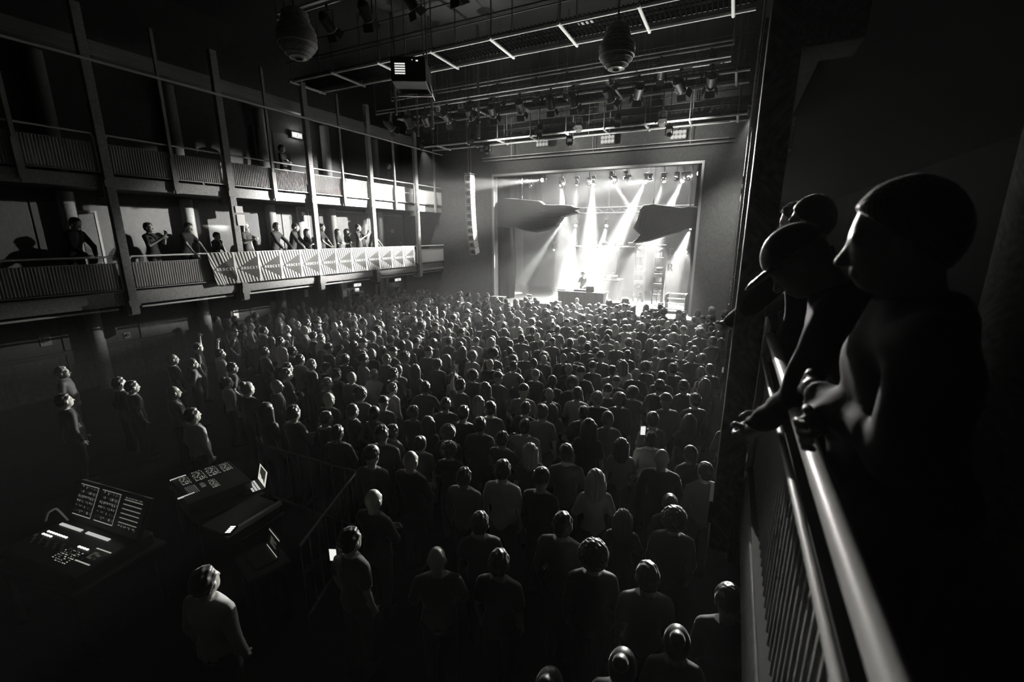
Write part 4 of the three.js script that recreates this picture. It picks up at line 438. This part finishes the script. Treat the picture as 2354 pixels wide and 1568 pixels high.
// the floor crowd: kinds of figure
const kinds = []; const mk = (o) => kinds.push({ o, g: figureGeo(o) });
for (const [hair, arms, sleeve, x] of [['short', 'down', 'short', {}], ['short', 'folded', 'long', { yaw: .2 }], ['short', 'pocket', 'long', { hood: 1, pitch: .12 }], ['short', 'drink', 'short', { yaw: -.25 }], ['short', 'down', 'long', { wide: 1.12, pitch: -.08 }], ['long', 'down', 'short', { female: 1, wide: .9 }], ['long', 'folded', 'long', { female: 1, wide: .9, yaw: .25 }], ['long', 'phone', 'short', { female: 1, wide: .9 }], ['bald', 'folded', 'long', { wide: 1.08 }], ['bald', 'down', 'short', { yaw: -.2 }], ['curly', 'down', 'long', {}], ['curly', 'folded', 'short', { female: 1, wide: .92 }], ['bun', 'down', 'short', { female: 1, wide: .9, yaw: -.15 }], ['pony', 'pocket', 'long', { female: 1, wide: .9 }], ['cap', 'pocket', 'short', { pitch: .05 }], ['cap', 'drink', 'long', { yaw: .2 }], ['beanie', 'down', 'long', { pitch: .05 }], ['short', 'phone', 'short', {}], ['short', 'hips', 'short', { yaw: .1 }], ['short', 'up', 'short', {}]]) mk({ hair, arms, sleeve, ...x });
const ARMTEXT = { down: 'arms down', folded: 'arms folded', pocket: 'hands in pockets', drink: 'holding a drink', phone: 'phone hands raised', up: 'one arm raised', hips: 'hands on hips' };
const K = (hair, arms) => { const l = kinds.filter(k => k.o.hair === hair && (!arms || k.o.arms === arms)); return l.length ? pick(l) : kinds[0]; };
// head tops read from the photograph: u, v, hair, arms, top index
const seen = [[977, 877, 'short'], [1024, 915, 'short'], [1061, 872, 'short', 0, 3], [1113, 880, 'long'], [1208, 884, 'cap', 0, 6], [1260, 896, 'short'], [1282, 868, 'short'], [1309, 870, 'short'], [1332, 889, 'short'], [1356, 897, 'short', 0, 2, 'grey'], [957, 937, 'short'], [978, 955, 'long'], [1074, 934, 'short'], [1114, 926, 'short'], [1114, 963, 'short', 0, 3], [1150, 986, 'short', 0, 3], [1211, 961, 'short', 'down', 5], [1238, 934, 'short'], [1268, 926, 'long'], [1348, 931, 'short', 0, 3], [1219, 1021, 'long'], [1302, 1022, 'short', 'folded', 3], [1395, 946, 'short'], [943, 1037, 'bald'], [967, 1050, 'pony'], [1076, 1076, 'short'], [1153, 1059, 'short'], [1240, 1080, 'beanie'], [1291, 1096, 'bald', 0, 3], [1370, 1082, 'long'], [1103, 1179, 'short'], [1313, 1193, 'short'],
  [1425, 905, 'short'], [1462, 891, 'curly'], [1511, 873, 'short'], [1540, 891, 'long', 'down', 5], [1573, 875, 'short'], [1599, 905, 'short'], [1500, 951, 'short'], [1586, 954, 'long'], [1609, 954, 'short'], [1687, 951, 'short'], [1486, 991, 'short', 0, 5], [1443, 1007, 'long', 'down', 4], [1523, 1033, 'bald', 0, 1, 'grey'], [1541, 1138, 'bun'], [1700, 1014, 'short'], [623, 928, 'short'], [674, 931, 'short'], [736, 947, 'short'], [774, 978, 'short', 'folded'], [853, 1029, 'short'], [857, 1126, 'bald'], [653, 1186, 'beanie'], [827, 890, 'curly'], [880, 912, 'cap'], [804, 1216, 'curly', 'drink'], [1003, 1259, 'bald', 'folded'], [1148, 1267, 'short', 'down', 1], [1380, 1245, 'curly'], [1451, 1281, 'short', 'drink'], [1678, 1355, 'short'], [1543, 1452, 'bun'], [1451, 1491, 'short'], [1265, 1545, 'short'],
  [142, 843, 'short', 'down', 0], [146, 905, 'short', 'down', 0], [187, 916, 'short', 'down', 0], [299, 875, 'short', 'down', 0], [333, 866, 'short', 'down', 0], [276, 868, 'short', 'down', 0], [397, 888, 'bald', 0, 3], [442, 938, 'short'], [454, 789, 'short'], [403, 814, 'short'], [433, 825, 'short'], [505, 803, 'short', 0, 5], [533, 834, 'short'], [536, 755, 'short', 0, 0], [575, 741, 'short', 'drink'], [608, 799, 'short'], [607, 770, 'long'], [640, 729, 'short'], [659, 747, 'short'], [645, 775, 'short'], [672, 797, 'short'], [690, 815, 'short'], [669, 833, 'short'], [657, 847, 'short'], [574, 878, 'short'], [629, 874, 'short'], [710, 828, 'short'], [705, 723, 'short'], [730, 729, 'short'], [739, 782, 'short'], [747, 833, 'short'], [790, 815, 'short'], [787, 697, 'short'], [522, 868, 'bun'], [90, 1178, 'short', 'mixer'], [470, 1305, 'short'], [598, 1112, 'short']];
const placed = [], free = (x, z, d) => placed.every(p => (p.x - x) ** 2 + (p.z - z) ** 2 > d * d);
const obstacles = [desk1, desk2, desk3], crowdList = [];
for (const [u, v, hair, arms, top, hc] of seen) { const k = K(hair, arms === 'mixer' ? 'folded' : arms || 0), h = rr(1.68, 1.84) * (k.o.female ? .95 : 1) + (arms === 'up' ? 0 : 0), p = onY(u, v, h); if (p.x < XWL + .5 || p.z < ZS + .5) continue; p.y = 0; if (!free(p.x, p.z, .3)) continue; if (obstacles.some(o => (o.x - p.x) ** 2 + (o.z - p.z) ** 2 < .75)) continue; placed.push(p); crowdList.push({ p, h, k, top, hc }); }
for (let pass = 0; pass < 2; pass++) for (let iz = 0; iz < 34; iz++) for (let ix = 0; ix < 34; ix++) {
  const x = -16.3 + ix * .51 + (iz % 2) * .255 + rr(-.1, .1), z = -19.05 + iz * .44 + rr(-.1, .1), t = (x + 16.3) / 16.3; if (x > -.02) continue;
  const limit = x < -9 ? -7.6 - (x + 9) * -.18 : x < -4.5 ? -6.2 + (x + 9) * .35 : -4.4 + (x + 4.5) * .3; if (z > limit || (x < -13.3 && (z > -9 || rnd() < .45)) || (x < -15 && z < -12 && rnd() < .5)) continue;
  if (z > -8 && rnd() < .3) continue; if (obstacles.some(o => (o.x - x) ** 2 + (o.z - z) ** 2 < 1.6)) continue; if (!free(x, z, .485)) continue;
  const k = pick(kinds.slice(0, rnd() < .03 ? 20 : 19)), h = rr(1.58, 1.86) * (k.o.female ? .95 : 1), p = V(x, 0, z); placed.push(p); crowdList.push({ p, h, k });
}
for (let it = 0; it < 12; it++) for (let i = 0; i < placed.length; i++) for (let j = 0; j < i; j++) { const a = placed[i], b = placed[j], dx = a.x - b.x, dz = a.z - b.z, d = Math.hypot(dx, dz); if (d < .5) { const q = (.5 - d) / 2 / (d || 1); a.x += dx * q; a.z += dz * q; b.x -= dx * q; b.z -= dz * q; } }
for (const c of crowdList) if (['hips', 'phone', 'drink', 'up'].includes(c.k.o.arms) && placed.some(q => q !== c.p && (q.x - c.p.x) ** 2 + (q.z - c.p.z) ** 2 < .4) && c.top === undefined) { const l = kinds.filter(k => ['down', 'pocket'].includes(k.o.arms)); c.k = l[Math.floor(rnd() * l.length)]; }
const dist = c => (c.p.x ** 2 + (c.p.z) ** 2), names = Object.keys(tops);
crowdList.sort((a, b) => dist(a) - dist(b));
const INDIVIDUALS = 272, focusPt = V(-6.3, 0, -22);
const place = p => p.x < -13 ? 'under the gallery' : p.z > -5.2 ? 'by the mixing desks' : p.x > -1.3 ? 'by the near gallery' : p.x < -9 ? 'on the banner side' : p.z < -12 ? 'towards the stage' : 'in mid-crowd';
crowdList.slice(0, INDIVIDUALS).forEach((c, i) => { const o = c.k.o, topN = c.top !== undefined ? names[c.top] : pick([0, 0, 0, 0, 0, 1, 1, 1, 2, 2, 3, 3, 4, 5, 6].map(q => names[q])), hk = c.hc ?? (o.hair === 'long' ? pick(['dark', 'dark', 'brown', 'brown', 'blond']) : o.hair === 'cap' || o.hair === 'beanie' ? pick(['dark', 'dark', 'dark', 'grey']) : pick(['dark', 'dark', 'dark', 'dark', 'dark', 'brown', 'brown', 'brown', 'grey']));
  const m = dress(c.k.g, o, hairMats[hk], tops[topN], pick(denim), pick(skinMats)); m.name = numbered('person'); const s = c.h / 1.755; m.scale.set(s, s, s); m.position.set(c.p.x, 0, c.p.z); m.rotation.y = Math.atan2(focusPt.x - c.p.x, focusPt.z - c.p.z) + rr(-.3, .3); scene.add(m);
  const hairT = o.hair === 'bald' ? 'a bald head' : coverName(o.hair) === 'hair' ? `${HAIRNAME[o.hair]} ${hk} hair` : `a ${hk === 'grey' ? 'grey' : 'dark'} ${o.hair}`; const full = `person with ${hairT} in ${topN}, ${ARMTEXT[o.arms]}, ${place(c.p)}`; tag(m, full.split(' ').length > 16 ? `person with ${hairT} in ${topN}, ${ARMTEXT[o.arms]}` : full, 'person', `crowd ${place(c.p)}`); });
// everyone further off: one mass of small figures
{ const rest = crowdList.slice(INDIVIDUALS), crowd = thing('crowd', 'dense mass of small spectators packed before the stage', 'crowd'); crowd.userData.kind = 'stuff';
  const six = [0, 1, 5, 8, 10, 14].map(i => kinds[i]); const tint = (g, c) => { g = g.clone(); const n = g.attributes.position.count, a = new Float32Array(n * 3).fill(c); g.setAttribute('color', new THREE.BufferAttribute(a, 3)); return g.index ? g.toNonIndexed() : g; };
  const vmat = new THREE.MeshStandardMaterial({ vertexColors: true, roughness: .38 });
  six.forEach((k, q) => { const g = figureGeo({ ...k.o, cell: .055, headCell: .019, handCell: .03, hairCell: .022, shirtCell: .05 }), mine = rest.filter((_, i) => i % 6 === q); if (!mine.length) return;
    const geo = mergeGeometries([tint(g.body, .34), ...(g.hair ? [tint(g.hair, q === 2 ? .16 : .03)] : []), tint(g.shirt, [.01, .06, .02, .2, .02, .015][q]), tint(g.trousers, .03)].map(x => { for (const n of Object.keys(x.attributes)) if (!['position', 'normal', 'color'].includes(n)) x.deleteAttribute(n); return x; }));
    const im = shade(new THREE.InstancedMesh(geo, vmat, mine.length)); im.name = 'spectators'; im.userData.kind = 'stuff'; const d = new THREE.Object3D(); mine.forEach((c, i) => { d.position.set(c.p.x, 0, c.p.z); d.rotation.y = Math.atan2(focusPt.x - c.p.x, focusPt.z - c.p.z) + rr(-.3, .3); d.scale.setScalar(c.h / 1.755); d.updateMatrix(); im.setMatrixAt(i, d.matrix); }); crowd.add(im); }); console.log('crowd', crowdList.length, 'stuff', rest.length); }

// one-off figures
function figure(opt, p, turn, scale, label, group, extra = {}) { const o = { cell: .028, headCell: .01, handCell: .01, hairCell: .012, ...opt }, m = dress(figureGeo(o), o, extra.hair ?? hairMats.dark, extra.top ?? tops['a black T-shirt'], extra.legs ?? denim[0], extra.skin ?? skinMats[0]); m.name = numbered('person'); m.position.copy(p); m.rotation.y = turn; m.scale.setScalar(scale); scene.add(m); return tag(m, label, 'person', group); }
const E90 = Math.PI / 2;
// spectators along the gallery opposite: head top pixel, what they do
const gal = [[160, 500, { hair: 'short', arms: 'rail', lean: .3, sleeve: 'long' }, 'dark silhouette leaning on the gallery rail at the shadowed end', { top: tops['a black T-shirt'] }], [340, 512, { hair: 'short', arms: 'phone', sleeve: 'short' }, 'person in black with bright forearms held out behind the rail', {}], [425, 514, { hair: 'short', arms: 'straightRail', lean: .28, sleeve: 'short' }, 'person bracing both arms on the rail before the first banner', { top: tops['a dark sweater'] }], [497, 538, { hair: 'short', arms: 'chin', lean: .2, sleeve: 'short' }, 'person with chin on hand low behind the rail by the post', {}], [545, 517, { hair: 'short', arms: 'drink', sleeve: 'short' }, 'person half hidden behind the plated post holding a cup', { back: 1.05 }], [562, 511, { hair: 'long', arms: 'drink', female: 1, wide: .9, sleeve: 'short', flip: 1 }, 'person with long blond hair drinking behind the banners', { hair: hairMats.blond, top: tops['a charcoal jacket'] }], [633, 510, { hair: 'short', arms: 'straightRail', lean: .22, sleeve: 'long' }, 'person in black with one arm stretched down on the banner rail', {}], [674, 512, { hair: 'short', arms: 'straightRail', lean: .26, sleeve: 'long' }, 'person with a turned face leaning both arms on the banner rail', { top: tops['a dark sweater'] }], [705, 527, { hair: 'long', arms: 'folded', female: 1, wide: .9 }, 'person with long dark hair just before the door post', { back: 1.1 }], [738, 511, { hair: 'short', arms: 'rail', lean: .2, sleeve: 'short' }, 'person in a black T-shirt leaning just past the door post', {}], [776, 527, { hair: 'long', arms: 'folded', female: 1, wide: .88 }, 'smaller person with dark hair before the wide pale door', {}], [797, 527, { hair: 'long', arms: 'folded', female: 1, wide: .88, yaw: .3 }, 'person with very long dark hair before the wide pale door', { back: .8 }], [823, 515, { hair: 'short', arms: 'phone', sleeve: 'short' }, 'person in black filming with raised hands by the wide door', {}], [858, 524, { hair: 'short', arms: 'straightRail', lean: .25, sleeve: 'long' }, 'person in a light shirt leaning on the rail past the slender post', { top: tops['a light grey shirt'] }]];
for (const [u, v, opt, label, ex] of gal) { const back = ex.back ?? (opt.lean ? .5 : .42), p = onX(u, v, XL - back + (opt.lean ? .18 : 0)), s = Math.min(1.1, Math.max(.9, (p.y - T1) / (1.755 - (opt.lean ? .05 : 0)))); figure(opt, V(XL - back, T1, p.z), E90 + .45 + rr(-.15, .15), s, label, undefined, ex); }
for (const [u, v, label] of [[647, 333, 'person in near darkness on the upper gallery under the escape sign'], [893, 374, 'person standing in haze on the upper gallery by a slim post']]) { const p = onX(u, v, XL - .9); figure({ hair: 'short', arms: 'folded', sleeve: 'long' }, V(XL - .9, T2, p.z), E90 + .5, (p.y - T2) / 1.755, label, undefined, {}); }
// performer
{ const p = onZ(1338, 650, -21.6), m = figure({ hair: 'short', arms: 'mixer', lean: .12, pitch: .45, sleeve: 'long', curl: .3, folds: 1 }, V(p.x, STAGE, -21.85), 0, 1.0, 'performer in a pale loose shirt bending over the mixer deck', undefined, { top: tops['a light grey shirt'], hair: hairMats.dark });
  const h = m.userData; const F = solidify({ arms: 'mixer', lean: .12, pitch: .45 }); const q = F.headAt; const hp = part('headphones', [at(new THREE.TorusGeometry(.098, .011, 8, 24, Math.PI), 0, .0, 0), cy(.038, .038, .03, -.098, -.01, 0, 0, 0, E90), cy(.038, .038, .03, .098, -.01, 0, 0, 0, E90)], M.case, m); hp.position.set(...q); hp.rotation.x = .5; }
// spectators at the near rail, set by where their heads are
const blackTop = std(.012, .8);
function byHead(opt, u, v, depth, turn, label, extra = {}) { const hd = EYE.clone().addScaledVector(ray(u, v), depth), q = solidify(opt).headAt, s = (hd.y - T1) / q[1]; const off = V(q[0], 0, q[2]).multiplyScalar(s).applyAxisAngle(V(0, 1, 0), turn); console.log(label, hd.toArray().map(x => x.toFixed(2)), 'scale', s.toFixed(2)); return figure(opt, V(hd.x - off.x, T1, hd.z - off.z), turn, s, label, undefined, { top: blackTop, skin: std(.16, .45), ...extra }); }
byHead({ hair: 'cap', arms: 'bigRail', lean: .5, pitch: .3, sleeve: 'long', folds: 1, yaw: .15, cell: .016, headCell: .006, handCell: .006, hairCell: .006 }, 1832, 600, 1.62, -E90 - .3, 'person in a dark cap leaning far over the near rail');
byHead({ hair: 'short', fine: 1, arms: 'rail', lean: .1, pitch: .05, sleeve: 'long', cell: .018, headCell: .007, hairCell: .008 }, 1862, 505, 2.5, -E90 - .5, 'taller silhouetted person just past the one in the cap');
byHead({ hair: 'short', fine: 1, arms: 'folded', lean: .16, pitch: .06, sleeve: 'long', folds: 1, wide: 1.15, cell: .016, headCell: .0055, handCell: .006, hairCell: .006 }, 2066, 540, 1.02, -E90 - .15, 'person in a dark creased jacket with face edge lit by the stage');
for (const [x, z, o, l] of [[.62, -5.4, { hair: 'short', arms: 'rail', lean: .35, sleeve: 'long' }, 'person leaning out over the near rail further towards the stage'], [.6, -4.1, { hair: 'short', arms: 'rail', lean: .3, sleeve: 'long' }, 'dark figure at the near rail between the post and the cap wearer'], [.6, -7.6, { hair: 'short', arms: 'straightRail', lean: .25, sleeve: 'short' }, 'distant figure at the near rail beyond the second post']]) figure(o, V(x, T1, z), -E90 - .3, 1, l);
renderer.render(scene, camera);
